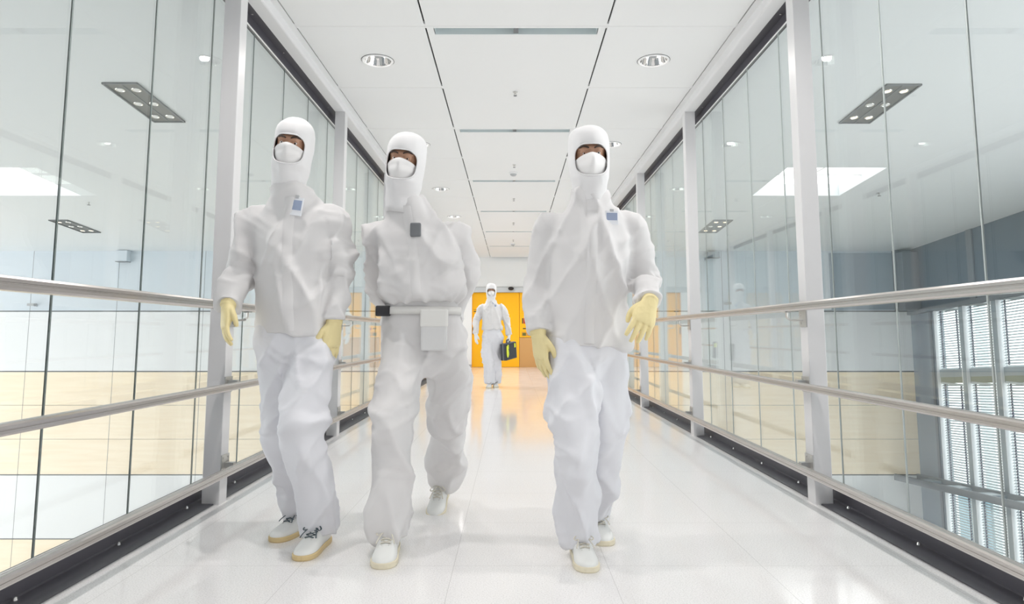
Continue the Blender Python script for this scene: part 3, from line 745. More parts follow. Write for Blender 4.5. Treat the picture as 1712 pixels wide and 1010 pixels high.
def make_shoe(parent, ankle, yaw, pitch, upper, sole, lace, bow=True, scale=1.0):
    """low lace-up shoe; yaw = direction of the toe (0 = towards the viewer), pitch = heel raised"""
    L = 0.295
    ST = [(0.0, .012, .060), (.006, .024, .088), (.025, .034, .103), (.06, .038, .105), (.10, .0385, .103), (.135, .040, .094), (.17, .0445, .080), (.205, .0480, .066), (.235, .0485, .057), (.262, .043, .050), (.280, .032, .042), (.290, .019, .033), (.2945, .006, .024)]
    R = catmull([(y, w_, h) for y, w_, h in ST], 3); Rm = Matrix.Rotation(PI+yaw, 4, 'Z')
    piv = Vector((0, .215, 0))
    M0 = Matrix.Translation(piv) @ Matrix.Rotation(-pitch, 4, 'X') @ Matrix.Translation(-piv)
    a0 = M0 @ Vector((0, .065, 0))
    pos = Vector((ankle[0], ankle[1], 0))-Rm @ Vector((a0.x, a0.y, 0))*scale
    M = Matrix.Translation(pos) @ Rm @ Matrix.Scale(scale, 4) @ M0
    def surf(y, ph):
        w_, h = np.interp(y, R[:, 0], R[:, 1]), np.interp(y, R[:, 0], R[:, 2])
        c, s = math.cos(ph), math.sin(ph)
        return Vector((w_*math.copysign(abs(c)**0.75, c), y, 0.018+(h-0.018)*abs(s)**0.8))
    n = 18; V, F = [], []
    for y, w_, h in R:
        for k in range(n+1): V.append(tuple(surf(y, PI*k/n)))
    m = len(R)
    for i in range(m-1):
        for k in range(n): F.append((i*(n+1)+k, (i+1)*(n+1)+k, (i+1)*(n+1)+k+1, i*(n+1)+k+1))
    b = MB(); b.raw(V, F); b.raw([V[i*(n+1)] for i in range(m)]+[V[i*(n+1)+n] for i in range(m)], [(i, m+i, m+i+1, i+1) for i in range(m-1)])
    bmesh.ops.remove_doubles(b.bm, verts=b.bm.verts, dist=1e-5); bmesh.ops.transform(b.bm, matrix=M, verts=b.bm.verts)
    shoe = b.build('shoe', upper, parent, True)
    # toe-cap seam and throat flaps
    b = MB()
    for s in (-1, 1):
        pts = [surf(.085, PI/2-s*1.05), surf(.12, PI/2-s*.62), surf(.165, PI/2-s*.40), surf(.200, PI/2-s*.36), surf(.212, PI/2-s*.18)]
        b.tube([p+Vector((0, 0, .0015)) for p in pts], .0022, 6)
    bmesh.ops.transform(b.bm, matrix=M, verts=b.bm.verts); b.build('throat_seam', upper, shoe, True)
    # sole
    b = MB(); out = [(w_+.005, y) for y, w_, h in R]; ring = [(x, y) for x, y in out]+[(-x, y) for x, y in reversed(out)]
    ring = [(x, y*1.012-.002) for x, y in ring]; k = len(ring)
    V = [(x*.95, y*.985+.002, 0.0) for x, y in ring]+[(x, y, .005) for x, y in ring]+[(x, y, .020) for x, y in ring]+[(x*.96, y*.99+.001, .0235) for x, y in ring]
    F = [tuple(range(k))[::-1], tuple(range(3*k, 4*k))]
    for j in range(3):
        for i in range(k): F.append((j*k+i, j*k+(i+1) % k, (j+1)*k+(i+1) % k, (j+1)*k+i))
    b.raw(V, F); bmesh.ops.transform(b.bm, matrix=M, verts=b.bm.verts); b.build('sole', sole, shoe, False)
    # laces
    b = MB(); off = Vector((0, .001, .003))
    ys = (.135, .157, .178, .198)
    for i, y in enumerate(ys):
        q = .50-.06*i
        b.tube([surf(y, PI/2+q)+off, surf(y-.002, PI/2)+off*1.6, surf(y, PI/2-q)+off], .0026, 6)
        if i < 3:
            b.tube([surf(y, PI/2+q)+off, surf(ys[i+1], PI/2-q+.06)+off], .0022, 6); b.tube([surf(y, PI/2-q)+off, surf(ys[i+1], PI/2+q-.06)+off], .0022, 6)
    if bow:
        c = surf(.128, PI/2)+Vector((0, .006, .006))
        for s in (-1, 1):
            lp = [c, c+Vector((s*.022, .012, .006)), c+Vector((s*.040, .030, -.004)), c+Vector((s*.032, .036, -.010)), c+Vector((s*.012, .016, .0))]
            V, F = loft([(*p, .0034, .0018) for p in lp], n=8, sub=5, ref=(0, 0, 1)); b.raw(V, F)
            te = [c, c+Vector((s*.018, .030, -.004)), c+Vector((s*.030, .062, -.018)), c+Vector((s*.036, .078, -.030))]
            V, F = loft([(*p, .0030, .0018) for p in te], n=8, sub=5, ref=(0, 0, 1)); b.raw(V, F)
        v, f = ball(tuple(c), (.006, .006, .005), 8); b.raw(v, f)
    bmesh.ops.transform(b.bm, matrix=M, verts=b.bm.verts); b.build('shoelace', lace, shoe, True)
    return shoe

def make_head_pieces():
    rows = [(0, -.040, -.128, .022, .026), (0, -.036, -.116, .043, .050), (0, -.024, -.085, .057, .072), (0, -.010, -.045, .066, .086), (0, -.002, -.005, .0715, .091), (0, .0, .04, .076, .097), (0, .004, .075, .070, .090), (0, .007, .098, .053, .068), (0, .008, .112, .028, .036), (0, .008, .116, .008, .010)]
    pcs = [loft(rows, n=28, sub=4, horiz=True, power=2.2)]
    pcs.append(loft([(0, -.088, .012, .008, .010), (0, -.097, -.010, .009, .010), (0, -.103, -.030, .012, .011), (0, -.101, -.040, .015, .011), (0, -.096, -.048, .012, .010)], n=12, sub=3))
    pcs.append(loft([(-.055, -.070, .020, .007, .008), (-.032, -.090, .024, .008, .008), (0, -.096, .018, .008, .008), (.032, -.090, .024, .008, .008), (.055, -.070, .020, .007, .008)], n=10, sub=3, ref=(0, 0, 1)))
    for s in (-1, 1):
        pcs.append(ball((s*.043, -.060, -.036), (.018, .018, .017), 14))                       # cheekbone
        pcs.append(ball((s*.077, .012, -.015), (.008, .020, .032), 12))                       # ear
        pcs.append(loft([(s*.014, -.090, .000, .004, .004), (s*.030, -.096, .0105, .0045, .004), (s*.047, -.084, .002, .004, .004)], n=8, sub=4, ref=(0, 0, 1)))   # upper lid
        pcs.append(loft([(s*.014, -.088, -.002, .004, .004), (s*.030, -.092, -.0105, .0042, .004), (s*.047, -.082, -.001, .004, .004)], n=8, sub=4, ref=(0, 0, 1)))
    pcs.append(loft([(-.024, -.086, -.078, .004, .004), (0, -.098, -.074, .007, .006), (.024, -.086, -.078, .004, .004)], n=10, sub=4, ref=(0, 0, 1)))           # lips
    pcs.append(loft([(-.020, -.086, -.084, .004, .004), (0, -.096, -.086, .007, .006), (.020, -.086, -.084, .004, .004)], n=10, sub=4, ref=(0, 0, 1)))
    return pcs

def make_hood(parent, H, seed, puff=1.0, brow=.040):
    zs = [.140, .1385, .1345, .128, .118, .105, .090, .074]+[.06-.007*i for i in range(27)]+[-.135, -.15, -.165, -.18, -.195, -.215, -.245]
    prof = [(.140, .012, .015, .010), (.1385, .027, .034, .010), (.1345, .042, .053, .010), (.128, .055, .069, .009), (.118, .067, .083, .008), (.105, .077, .095, .007), (.09, .084, .104, .005), (.06, .0905, .112, .003), (.03, .0915, .110, .0), (0, .0915, .110, .0), (-.05, .090, .112, -.006), (-.10, .086, .108, -.010), (-.14, .078, .090, -.004), (-.175, .075, .080, .004), (-.245, .072, .074, .012)]
    prof = prof[::-1]; pz = [p[0] for p in prof]
    n = 96; V = []; F = []; zc, hz_ = (brow-.100)/2, (brow+.100)/2
    for z in zs:
        a, b_, c = (np.interp(z, pz, [p[i] for p in prof]) for i in (1, 2, 3))
        for k in range(n):
            ph = 2*PI*k/n-PI
            V.append((a*math.sin(ph)*puff, c-b_*math.cos(ph)*puff, z))
    V = np.array(V)
    def inside(ph, z): return (abs(ph)/0.93)**2.6+(abs(z-zc)/hz_)**3.2 < 1
    for i in range(len(zs)-1):
        for k in range(n):
            ph = 2*PI*(k+.5)/n-PI
            if inside(ph, (zs[i]+zs[i+1])/2): continue
            F.append((i*n+k, (i+1)*n+k, (i+1)*n+(k+1) % n, i*n+(k+1) % n))
    d = .006*vnoise(np.c_[V[:, 0]*22+seed, V[:, 1]*22, V[:, 2]*9])+.008*(ridge(vnoise(np.c_[V[:, 0]*11+seed+V[:, 2]*4, V[:, 1]*11, V[:, 2]*24]))-.35)*np.clip((-.08-V[:, 2])/.06, .15, 1)
    nr = V*np.array([1, 1, .2]); nr /= np.linalg.norm(nr, axis=1)[:, None]+1e-9
    V = V+nr*d[:, None]
    b = MB(); b.raw([tuple(v) for v in V], F)
    bm = b.bm; bmesh.ops.delete(bm, geom=[v for v in bm.verts if not v.link_faces], context='VERTS')
    bnd = [v for v in bm.verts if v.is_boundary and -.13 < v.co.z < .09]
    for _ in range(6):
        new = {}
        for v in bnd:
            nb = [e.other_vert(v) for e in v.link_edges if e.is_boundary]
            if len(nb) == 2: new[v] = v.co*0.4+(nb[0].co+nb[1].co)*0.3
        for v, c in new.items(): v.co = c
    # top closure
    top = [v for v in bm.verts if v.is_boundary and v.co.z > .13]
    if top: bmesh.ops.contextual_create(bm, geom=[e for e in bm.edges if e.is_boundary and e.verts[0].co.z > .13])
    # rolled hem around the face opening, and the seam over the crown
    loop = sorted([v for v in bnd if v.is_valid], key=lambda v: math.atan2(v.co.z-zc, v.co.x))
    hem = [tuple(v.co) for v in loop]; hem.append(hem[0])
    bmesh.ops.transform(bm, matrix=H, verts=bm.verts)
    o = b.build('hood', 'hood_white', parent, True)
    s = o.modifiers.new('thickness', 'SOLIDIFY'); s.thickness = .003; s.offset = -1
    b = MB(); b.tube(hem, .0032, 8); bmesh.ops.transform(b.bm, matrix=H, verts=b.bm.verts); b.build('hem', 'hood_white', o, True)
    b = MB(); pts = []
    for a in np.linspace(-1.25, 1.25, 24):
        pts.append((0.101*math.sin(a)*puff, -.02, -.015+.172*math.cos(a)+.0))
    return o

def make_mask(parent, H, cup):
    V, F = [], []; nu, nv = 36, 22
    for j in range(nv+1):
        v = j/nv
        for i in range(nu+1):
            u = i/nu*2-1; ph = u*1.08
            ztop = -.004-.030*abs(u)**1.5; zbot = -.118+.012*u*u
            z = ztop+(zbot-ztop)*v
            a = np.interp(z, [-.13, -.085, -.045, 0], [.050, .062, .070, .0755]); bb = np.interp(z, [-.13, -.085, -.045, 0], [.078, .090, .096, .096])
            bulge = cup*math.exp(-(u/.42)**2)*math.sin(PI*min(1, v*1.02+.06))**0.8
            crease = .0025*math.sin(v*PI*5+abs(u)*2)*(1-cup*18)
            nose = .010*math.exp(-(u/.20)**2)*math.exp(-((v-.22)/.25)**2)
            rad = 1.10
            x = a*math.sin(ph)*rad; y = -.006-bb*math.cos(ph)*rad-(bulge+nose+crease)*math.cos(ph)
            V.append((x, y, z))
    w = nu+1
    for j in range(nv):
        for i in range(nu): F.append((j*w+i, j*w+i+1, (j+1)*w+i+1, (j+1)*w+i))
    b = MB(); b.raw(V, F); bmesh.ops.transform(b.bm, matrix=H, verts=b.bm.verts)
    o = b.build('face_mask', 'mask_white', parent, True)
    s = o.modifiers.new('thickness', 'SOLIDIFY'); s.thickness = .0025; s.offset = 0
    b = MB(); b.tube([V[i] for i in range(w)], .0022, 6); b.tube([V[nv//2*w+i] for i in range(w)], .0010, 6)
    bmesh.ops.transform(b.bm, matrix=H, verts=b.bm.verts); b.build('mask_seam', 'mask_white', o, True)
    return o

def bvh_of(me): return BVHTree.FromPolygons([v.co[:] for v in me.vertices], [p.vertices[:] for p in me.polygons])
def front_hit(tree, x, z, y0=-2.0):
    h = tree.ray_cast(Vector((x, y0, z)), Vector((0, 1, 0)))
    return h[0].y if h[0] is not None else None

def make_person(name_label, base, J, o):
    B = np.array([base[0], base[1], 0.0])
    J = {k: np.asarray(v, float)-B if k not in ('headrot',) else v for k, v in J.items()}
    root = empty('person', (base[0], base[1], 0)); tag(root, name_label, 'person', 'people walking in clean room suits')
    vox = o.get('vox', .009); seed = o['seed']
    yaw, pit, rol = J['headrot']
    H = Matrix.Translation(Vector(J['head'])) @ Matrix.Rotation(yaw, 4, 'Z') @ Matrix.Rotation(pit, 4, 'X') @ Matrix.Rotation(rol, 4, 'Y')
    pel, che, nek = J['pelvis'], J['chest'], J['neck']
    def sp(z):                                   # spine point at height z
        zs = [pel[2]-.3, pel[2], che[2], nek[2]+.1]; 
        return [np.interp(z, [pel[2], che[2], nek[2]], [pel[i], che[i], nek[i]]) for i in (0, 1)]
    # ---- body
    ps = [xform(p, H) for p in make_head_pieces()]
    rows = []
    sz = (J['shL'][2]+J['shR'][2])/2
    for z, a, c in ((pel[2]-.12, .09, .08), (pel[2]-.03, .145, .095), (pel[2]+.10, .125, .085), (che[2]-.05, .145, .095), (sz-.10, .140, .085), (sz-.045, .105, .065), (nek[2]-.02, .062, .056), (nek[2]+.03, .050, .052)):
        x, y = sp(z); rows.append((x, y, z, a, c))
    ps.append(loft(rows, n=24, sub=4, horiz=True, power=2.3))
    hb = np.array(H @ Vector((0, .012, -.09))); ps.append(limb([nek-[0, 0, .02], mix(nek, hb, .5), hb], [.054, .050, .052]))
    for s in 'LR':
        ps.append(limb([mix(J['sh'+s], che, .35)-[0, 0, .04], J['sh'+s]-[0, 0, .045], mix(J['sh'+s], J['el'+s], .5), J['el'+s], mix(J['el'+s], J['wr'+s], .4), J['wr'+s]], [.040, .040, .038, .033, .033, .024]))
        ps.append(limb([J['hip'+s]+[0, 0, .05], J['hip'+s], mix(J['hip'+s], J['kn'+s], .5), J['kn'+s], mix(J['kn'+s], J['an'+s], .35), J['an'+s]], [.062, .066, .062, .047, .047, .032]))
    me = fuse(ps, o.get('bvox', .006), 2)
    body = link_mesh('body', me, 'skin', root, True); body['label'] = 'bare skin showing only around the eyes'
    for s in (-1, 1):
        v, f = ball((s*.0305, -.0815, .0), (.0125, .0125, .0125), 16); b = MB(); b.raw(v, f); bmesh.ops.transform(b.bm, matrix=H, verts=b.bm.verts); eye = b.build('eye', 'eye_white', root, True)
        v, f = ball((s*.0305, -.0900, -.001), (.0062, .0045, .0062), 14); b = MB(); b.raw(v, f); bmesh.ops.transform(b.bm, matrix=H, verts=b.bm.verts); b.build('iris', 'iris', eye, True)
        b = MB(); V, F = loft([(s*.012, -.104, .020, .003, .003), (s*.022, -.1025, .0255, .0058, .004), (s*.038, -.096, .0285, .0055, .004), (s*.052, -.083, .023, .0025, .0025)], n=10, sub=4, ref=(0, 0, 1)); b.raw(V, F)
        bmesh.ops.transform(b.bm, matrix=H, verts=b.bm.verts); b.build('eyebrow', 'brow_hair', root, True)
    # ---- trousers
    zc = o['crotch']; wz = o.get('waist', o['hem']+.06)
    ps = []; rows = []
    wid = o.get('hipw', .175)
    for z, a, c in ((zc-.02, .07, .085), (zc+.02, .13, .108), ((zc+pel[2])/2+.03, wid, .128), (mix([pel[2]], [wz], .5)[0], wid-.008, .122), (wz-.02, wid-.02, .112), (wz, wid-.025, .108)):
        x, y = sp(max(z, pel[2]-.02)); rows.append((x, y, z, a, c))
    ps.append(loft(rows, n=28, sub=4, horiz=True, power=2.3))
    lw = o.get('legw', 1.0)
    for s in 'LR':
        h, k, a = J['hip'+s], J['kn'+s], J['an'+s]
        u = (k-a)/np.linalg.norm(k-a)
        hemp = a-u*.022
        ps.append(limb([h+[0, 0, .06], h, mix(h, k, .5), k, mix(k, hemp, .5), mix(k, hemp, .88), hemp], [(.085*lw, .10*lw), (.100*lw, .115*lw), (.106*lw, .112*lw), (.098*lw, .102*lw), (.093*lw, .097*lw), (.089*lw, .098*lw), (.084*lw, .098*lw)], n=24, sub=6))
    me = fuse(ps, vox, 4)
    bends = []
    for s in 'LR':
        u = J['kn'+s]-J['an'+s]
        bends += [(J['kn'+s], u, .19, .026), (J['an'+s]+[0, 0, .06], u, .13, .014), (mix(J['hip'+s], pel, .3)-[0, .05, .06], (0.5 if s == 'L' else -0.5, 0, 1), .19, .028)]
    wrinkle(me, seed, .020, .036, .0016, bends, fade=o['hem']+.02)
    tro = link_mesh('trousers', me, o.get('tm', 'suit_blue'), root, True)
    # ---- jacket
    hz_, aw, bw = o['hem'], o.get('hemw', .192), o.get('hemd', .143)
    rows = []
    blouse = o.get('blouse', 0)
    top = nek[2]
    for z, a, c in ((hz_, aw-blouse*.035, bw-blouse*.02), (hz_+.015, aw-blouse*.012, bw-blouse*.005), (hz_+.06, aw+blouse*.008, bw+blouse*.010), (hz_+.14, aw-.004, bw), (mix([hz_], [che[2]], .65)[0], aw-.010, bw-.004), (che[2], aw-.004, bw-.004), (sz-.10, aw-.004, bw-.012), (sz-.045, aw-.010, bw-.026), (sz+.000, .166, .100), (sz+.036, .126, .094), (top-.012, .097, .092), (top+.018, .088, .090), (top+.034, .085, .088)):
        x, y = sp(z); rows.append((x, y, z, a, c))
    ps = [loft(rows, n=32, sub=4, horiz=True, power=2.35)]
    st = o.get('sleeve_step')
    for s in 'LR':
        sh, el, wr = J['sh'+s], J['el'+s], J['wr'+s]
        r = o.get('sleeve', 1.0)
        ps.append(limb([mix(sh, che, .38)-[0, 0, .01], sh-[0, 0, .030], mix(sh, el, .45), el, mix(el, wr, .4), mix(el, wr, .85), wr], [.066*r, .074*r, .074*r, .070*r, .063*r, .055*r, .052*r], n=22))
        ps.append(limb([mix(el, wr, .90), mix(el, wr, .93), mix(el, wr, 1.0)], [.050*r, .0565*r, .0555*r], n=22, sub=1))          # cuff
        if st and s in st: ps.append(limb([mix(sh, el, .5), el, mix(el, wr, .12), mix(el, wr, .20)], [.074*r, .076*r, .076*r, .075*r], n=22, sub=3))  # short outer sleeve
    me = fuse(ps, vox, 4)
    bends = []
    for s in 'LR':
        u = J['sh'+s]-J['el'+s]; u2 = J['el'+s]-J['wr'+s]
        bends += [(J['el'+s], u+u2, .15, .026), (mix(J['sh'+s], J['el'+s], .35), u, .13, .016), (J['wr'+s]+u2*.25, u2, .10, .014), (mix(J['sh'+s], che, .35)-[0, .05, .1], (0.7 if s == 'L' else -0.7, 0, 1), .17, .022)]
    if blouse: bends.append((np.array([*sp(hz_+.06), hz_+.06]), (.4, 0, 1), .25, .020))
    wrinkle(me, seed+3, .016, .034, .0016, bends)
    jac = link_mesh('jacket', me, o.get('jm', 'suit'), root, True)
    jt = bvh_of(me)
    # front flap following the chest
    b = MB(); V = []; zs = np.linspace(hz_+.02, top-.03, 40)
    for z in zs:
        x, _ = sp(z); x += o.get('flapx', 0.0)
        for dx in (-.022, -.012, .012, .022):
            y = front_hit(jt, x+dx, z); y = -.1 if y is None else y
            V.append((x+dx, y-(.0045 if abs(dx) < .02 else .0005), z))
    b.raw(V, [(i*4+k, i*4+k+1, (i+1)*4+k+1, (i+1)*4+k) for i in range(len(zs)-1) for k in range(3)])
    b.build('front_flap', o.get('jm', 'suit'), jac, True)
    # ---- hood, mask
    make_hood(root, H, seed*3.1, o.get('puff', 1.0), o.get('brow', .040)); make_mask(root, H, o.get('cup', .012))
    # ---- gloves
    for s in 'LR':
        g = o['hand'+s]
        make_hand('glove', g['m'], root, J['wr'+s]+np.array(g.get('out', (0, 0, 0))), g['d'], g['n'], g['t'], g['curl'], J['el'+s], o.get('gvox', .0038), g.get('scale', 1.0))
    # ---- shoes
    for s in 'LR':
        q = o['shoe'+s]
        make_shoe(root, J['an'+s], q.get('yaw', 0), q.get('pitch', 0), 'shoe_white', q['sole'], q['lace'], q.get('bow', True), q.get('scale', 1.0))
    # ---- badge
    if 'badge' in o:
        bx, bz, bwid, bh, tilt = o['badge']
        y = front_hit(jt, bx, bz)
        Mx = Matrix.Translation(Vector((bx, y-.006, bz))) @ Matrix.Rotation(tilt, 4, 'Y') @ Matrix.Rotation(-.06, 4, 'X')
        b = MB(); b.box(-bwid/2, bwid/2, -.004, .003, -bh/2, bh/2, .001); bmesh.ops.transform(b.bm, matrix=Mx, verts=b.bm.verts); bd = b.build('badge', 'badge_card', root)
        bd['label'] = 'pale name badge with a grey blue panel'
        b = MB(); b.box(-bwid*.42, bwid*.42, -.0055, -.004, -bh*.20, bh*.34); bmesh.ops.transform(b.bm, matrix=Mx, verts=b.bm.verts); b.build('panel', 'badge_blue', bd)
        b = MB(); b.box(-.008, .008, -.007, .004, bh*.45, bh*.62, .001); bmesh.ops.transform(b.bm, matrix=Mx, verts=b.bm.verts); b.build('clip', 'plastic_grey', bd)
    return root, jt, bvh_of(tro.data), B

def belt(root, tree, c, z, h, m='belt_white'):
    V = []; n = 64
    for k in range(n):
        a = 2*PI*k/n; d = Vector((math.cos(a), math.sin(a), 0)); r = 0
        for zz in (z-h/2, z, z+h/2):
            q = tree.ray_cast(Vector((c[0], c[1], zz))+d*.6, -d)
            if q[0] is not None: r = max(r, .6-q[3])
        V.append(r)
    V = [(V[k-1]+2*V[k]+V[(k+1) % n])/4+.003 for k in range(n)]
    P = []
    for r_, zz in ((0, z-h/2), (.005, z-h/2), (.005, z+h/2), (0, z+h/2)):
        for k in range(n): P.append((c[0]+(V[k]+r_)*math.cos(2*PI*k/n), c[1]+(V[k]+r_)*math.sin(2*PI*k/n), zz))
    F = [(j*n+k, j*n+(k+1) % n, ((j+1) % 4)*n+(k+1) % n, ((j+1) % 4)*n+k) for j in range(4) for k in range(n)]
    b = MB(); b.raw(P, F); return b.build('belt', m, root, True), V

YEL = 'latex_yellow'
# left person
make_person('person in white suit with badge hung at the collar and dark shoelaces', (-1.06, 3.17),
    dict(pelvis=(-1.05, 3.19, 1.0), chest=(-1.065, 3.16, 1.36), neck=(-1.065, 3.14, 1.61), head=(-1.072, 3.12, 1.838), headrot=(0.06, 0.05, 0.10),
         shL=(-1.245, 3.16, 1.515), shR=(-.890, 3.17, 1.515), elL=(-1.325, 3.19, 1.27), elR=(-.868, 3.19, 1.265), wrL=(-1.325, 3.06, 1.085), wrR=(-.855, 3.12, 1.010),
         hipL=(-1.145, 3.19, .94), hipR=(-.955, 3.19, .94), knL=(-1.10, 3.22, .53), knR=(-.965, 3.04, .54), anL=(-1.045, 3.40, .085), anR=(-.90, 3.16, .085)),
    dict(seed=1, hem=.945, crotch=.79, hemw=.190, badge=(.035, 1.535, .062, .085, .12), sleeve_step='LR', cup=.006, puff=1.0, flapx=0.01,
         handL=dict(m=YEL, d=(.03, -.30, -1), n=(.8, .55, 0), t=(.5, -.8, 0), curl=.45, scale=1.12), handR=dict(m=YEL, d=(-.08, -.03, -1), n=(-.8, .45, 0), t=(-.4, -.9, 0), curl=.24, scale=1.22),
         shoeL=dict(yaw=-.36, sole='gum_sole', lace='lace_dark'), shoeR=dict(yaw=-.10, sole='gum_sole', lace='lace_dark')))
# middle person, arms behind the back, belt and pouch
rt, jt, tt, B = make_person('person in white belted suit with grey hip pouch, hands behind the back', (-.47, 3.25),
    dict(pelvis=(-.455, 3.27, .98), chest=(-.485, 3.20, 1.33), neck=(-.530, 3.145, 1.575), head=(-.535, 3.12, 1.765), headrot=(-.10, 0.05, 0.10),
         shL=(-.675, 3.21, 1.455), shR=(-.318, 3.24, 1.455), elL=(-.695, 3.36, 1.215), elR=(-.280, 3.36, 1.21), wrL=(-.635, 3.45, 1.02), wrR=(-.345, 3.47, 1.005),
         hipL=(-.545, 3.25, .93), hipR=(-.360, 3.29, .93), knL=(-.575, 3.10, .52), knR=(-.355, 3.52, .525), anL=(-.570, 3.075, .085), anR=(-.425, 3.88, .155)),
    dict(seed=2, hem=1.095, waist=1.13, crotch=.76, hemw=.198, hemd=.15, blouse=1.0, hipw=.19, sleeve=1.08, legw=1.04, jm='suit', tm='suit', cup=.008,
         handL=dict(m='glove_white', d=(.35, .15, -.9), n=(.5, .8, 0), t=(-.9, .4, 0), curl=.6), handR=dict(m='glove_white', d=(-.35, .15, -.9), n=(-.5, .8, 0), t=(.9, .4, 0), curl=.6),
         shoeL=dict(yaw=.05, sole='cream_sole', lace='lace_cream', scale=1.06), shoeR=dict(yaw=-.08, pitch=.30, sole='cream_sole', lace='lace_cream', bow=True)))
bl, V = belt(rt, tt, (.012, .015), 1.062, .036)
b = MB(); y = front_hit(tt, .065, .98)-.035
b.box(.020, .140, y-.022, y+.022, .875, 1.055, .010); po = b.build('pouch', 'pouch_grey', rt, False); po['label'] = 'soft grey pouch hanging from the belt'
b = MB(); b.box(.017, .143, y-.027, y+.024, .985, 1.066, .008); b.build('flap', 'belt_white', po)
b = MB(); yb = front_hit(tt, -.165, 1.06)
b.box(-.205, -.135, yb-.045, yb-.006, 1.035, 1.085, .008); q = b.build('belt_clip', 'black_plastic', rt); q['label'] = 'small black device clipped to the belt'
b = MB(); yb = front_hit(jt, -.005, 1.43); b.box(-.028, .022, yb-.022, yb-.004, 1.395, 1.46, .008); q = b.build('chest_clip', 'clip_grey', rt); q['label'] = 'small dark clip on the chest'
# right person
make_person('person in white suit with yellow gloves and a square badge on the chest', (.31, 3.0),
    dict(pelvis=(.302, 3.04, .97), chest=(.315, 2.99, 1.34), neck=(.318, 2.96, 1.565), head=(.313, 2.93, 1.738), headrot=(0.02, 0.06, -0.02),
         shL=(.138, 2.99, 1.465), shR=(.510, 2.99, 1.47), elL=(.092, 3.05, 1.19), elR=(.565, 3.05, 1.205), wrL=(.084, 2.96, .955), wrR=(.545, 2.80, 1.085),
         hipL=(.215, 3.02, .92), hipR=(.395, 3.05, .92), knL=(.235, 2.90, .50), knR=(.395, 3.08, .495), anL=(.265, 3.02, .085), anR=(.372, 3.36, .085)),
    dict(seed=5, hem=.89, crotch=.76, hemw=.195, badge=(.092, 1.452, .055, .06, .02), cup=.028, sleeve=1.05, flapx=0.0, legw=.97,
         handL=dict(m=YEL, d=(.12, -.05, -1), n=(.85, .5, 0), t=(.5, -.85, 0), curl=.28, scale=1.15), handR=dict(m=YEL, d=(-.38, -.42, -.85), n=(-.25, .85, -.4), t=(-.9, -.3, 0), curl=.42, scale=1.12),
         shoeL=dict(yaw=.06, sole='cream_sole', lace='lace_cream'), shoeR=dict(yaw=.10, sole='cream_sole', lace='lace_cream')))
# person far back, carrying a case
rt, jt, tt, B = make_person('distant person in white suit carrying a black case near the orange door', (-.39, 12.3),
    dict(pelvis=(-.39, 12.3, .98), chest=(-.40, 12.29, 1.34), neck=(-.405, 12.28, 1.56), head=(-.412, 12.25, 1.742), headrot=(0.05, 0.04, 0.0),
         shL=(-.585, 12.30, 1.47), shR=(-.220, 12.30, 1.47), elL=(-.680, 12.36, 1.20), elR=(-.125, 12.36, 1.19), wrL=(-.690, 12.26, .955), wrR=(-.085, 12.30, .935),
         hipL=(-.475, 12.3, .92), hipR=(-.305, 12.3, .92), knL=(-.460, 12.20, .50), knR=(-.330, 12.30, .50), anL=(-.435, 12.22, .085), anR=(-.335, 12.40, .085)),
    dict(seed=9, vox=.013, bvox=.009, gvox=.005, hem=1.03, crotch=.76, hemw=.185, badge=(.055, 1.46, .04, .06, .3), cup=.012, legw=1.05, hipw=.165,
         handL=dict(m='glove_white', d=(.05, -.1, -1), n=(.85, .5, 0), t=(.4, -.9, 0), curl=.35, scale=1.1), handR=dict(m='glove_white', d=(.06, -.02, -1), n=(-1, .1, 0), t=(0, -1, 0), curl=1.75, scale=1.05),
         shoeL=dict(yaw=-.05, sole='cream_sole', lace='lace_grey'), shoeR=dict(yaw=.08, sole='cream_sole', lace='lace_grey')))
b = MB(); yb = front_hit(jt, .03, 1.50)
b.tube([(.0, front_hit(jt, .0, 1.53)-.004, 1.53), (.03, yb-.005, 1.50), (.055, front_hit(jt, .055, 1.47)-.006, 1.485)], .004, 6); b.build('lanyard', 'badge_blue', rt, True)
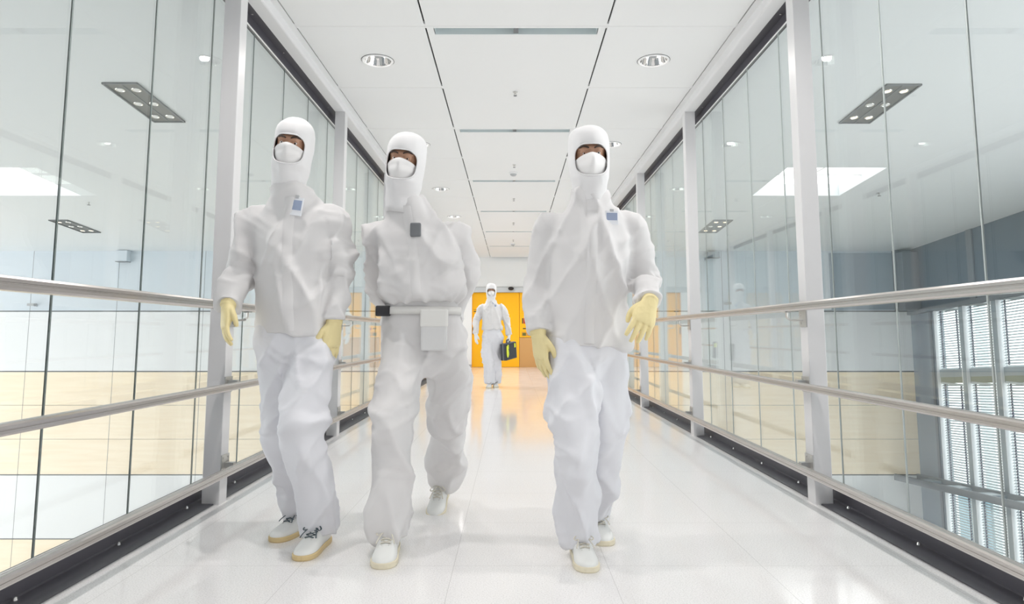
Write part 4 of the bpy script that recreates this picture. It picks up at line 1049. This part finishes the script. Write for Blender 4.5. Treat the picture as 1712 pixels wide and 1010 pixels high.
# the case in the hand
e = empty('tool_case', (-.085, 12.27, .50)); e.rotation_euler = (0, math.radians(-6), math.radians(62))
tag(e, 'black carrying case with lime yellow latches, held by the distant person', 'case')
b = MB(); b.box(-.205, .205, -.062, .062, 0.0, .30, .018); sh = b.build('shell', 'case_black', e)
b = MB(); b.box(-.207, .207, -.010, .010, .006, .302, .004); b.build('parting_rim', 'clip_grey', sh)
b = MB(); b.tube(catmull([(-.062, 0, .295), (-.060, 0, .335), (-.045, 0, .350), (.045, 0, .350), (.060, 0, .335), (.062, 0, .295)], 4), .010, 10); b.build('handle', 'case_black', e, True)
for x in (-.13, .13):
    b = MB(); b.box(x-.022, x+.022, -.070, .02, .20, .275, .004); b.build('latch', 'case_lime', e)
b = MB(); v, f = loft([(-.19, -.075, .26, .012, .006), (-.19, -.085, .19, .034, .012), (-.185, -.085, .11, .040, .012), (-.18, -.078, .06, .015, .008)], n=14, sub=4); b.raw(v, f); q = b.build('luggage_tag', 'case_lime', e, True); q['label'] = 'lime yellow tag hanging from the case'
b = MB(); b.box(.200, .222, -.03, .03, .06, .22, .006); b.build('side_grip', 'case_lime', e)
# ------------------------------------------------------------------ light and camera
w = bpy.data.worlds.new('World'); SC.world = w; w.use_nodes = True
bg = w.node_tree.nodes['Background']; bg.inputs['Color'].default_value = (1.0, 0.985, 0.99, 1); bg.inputs['Strength'].default_value = 3.0
cam = bpy.data.cameras.new('Camera'); co = bpy.data.objects.new('Camera', cam); COL.objects.link(co)
cam.sensor_fit = 'HORIZONTAL'; cam.sensor_width = 36.0; cam.lens = 1120/1712*36
cam.shift_y = -65/1712; cam.clip_start = 0.05; cam.clip_end = 200
co.location = (-0.03, 0.0, 0.95); co.rotation_euler = (PI/2+math.atan(119/1120), 0, 0)
SC.camera = co
vs = SC.view_settings; vs.view_transform = 'Standard'; vs.look = 'None'; vs.gamma = 1.0; vs.use_curve_mapping = False; vs.exposure = 0.06
SC.display_settings.display_device = 'sRGB'
cy = SC.cycles
cy.max_bounces = 14; cy.diffuse_bounces = 6; cy.glossy_bounces = 6; cy.transmission_bounces = 8; cy.transparent_max_bounces = 40
cy.caustics_reflective = False; cy.caustics_refractive = False; cy.sample_clamp_indirect = 6.0
cy.use_denoising = True
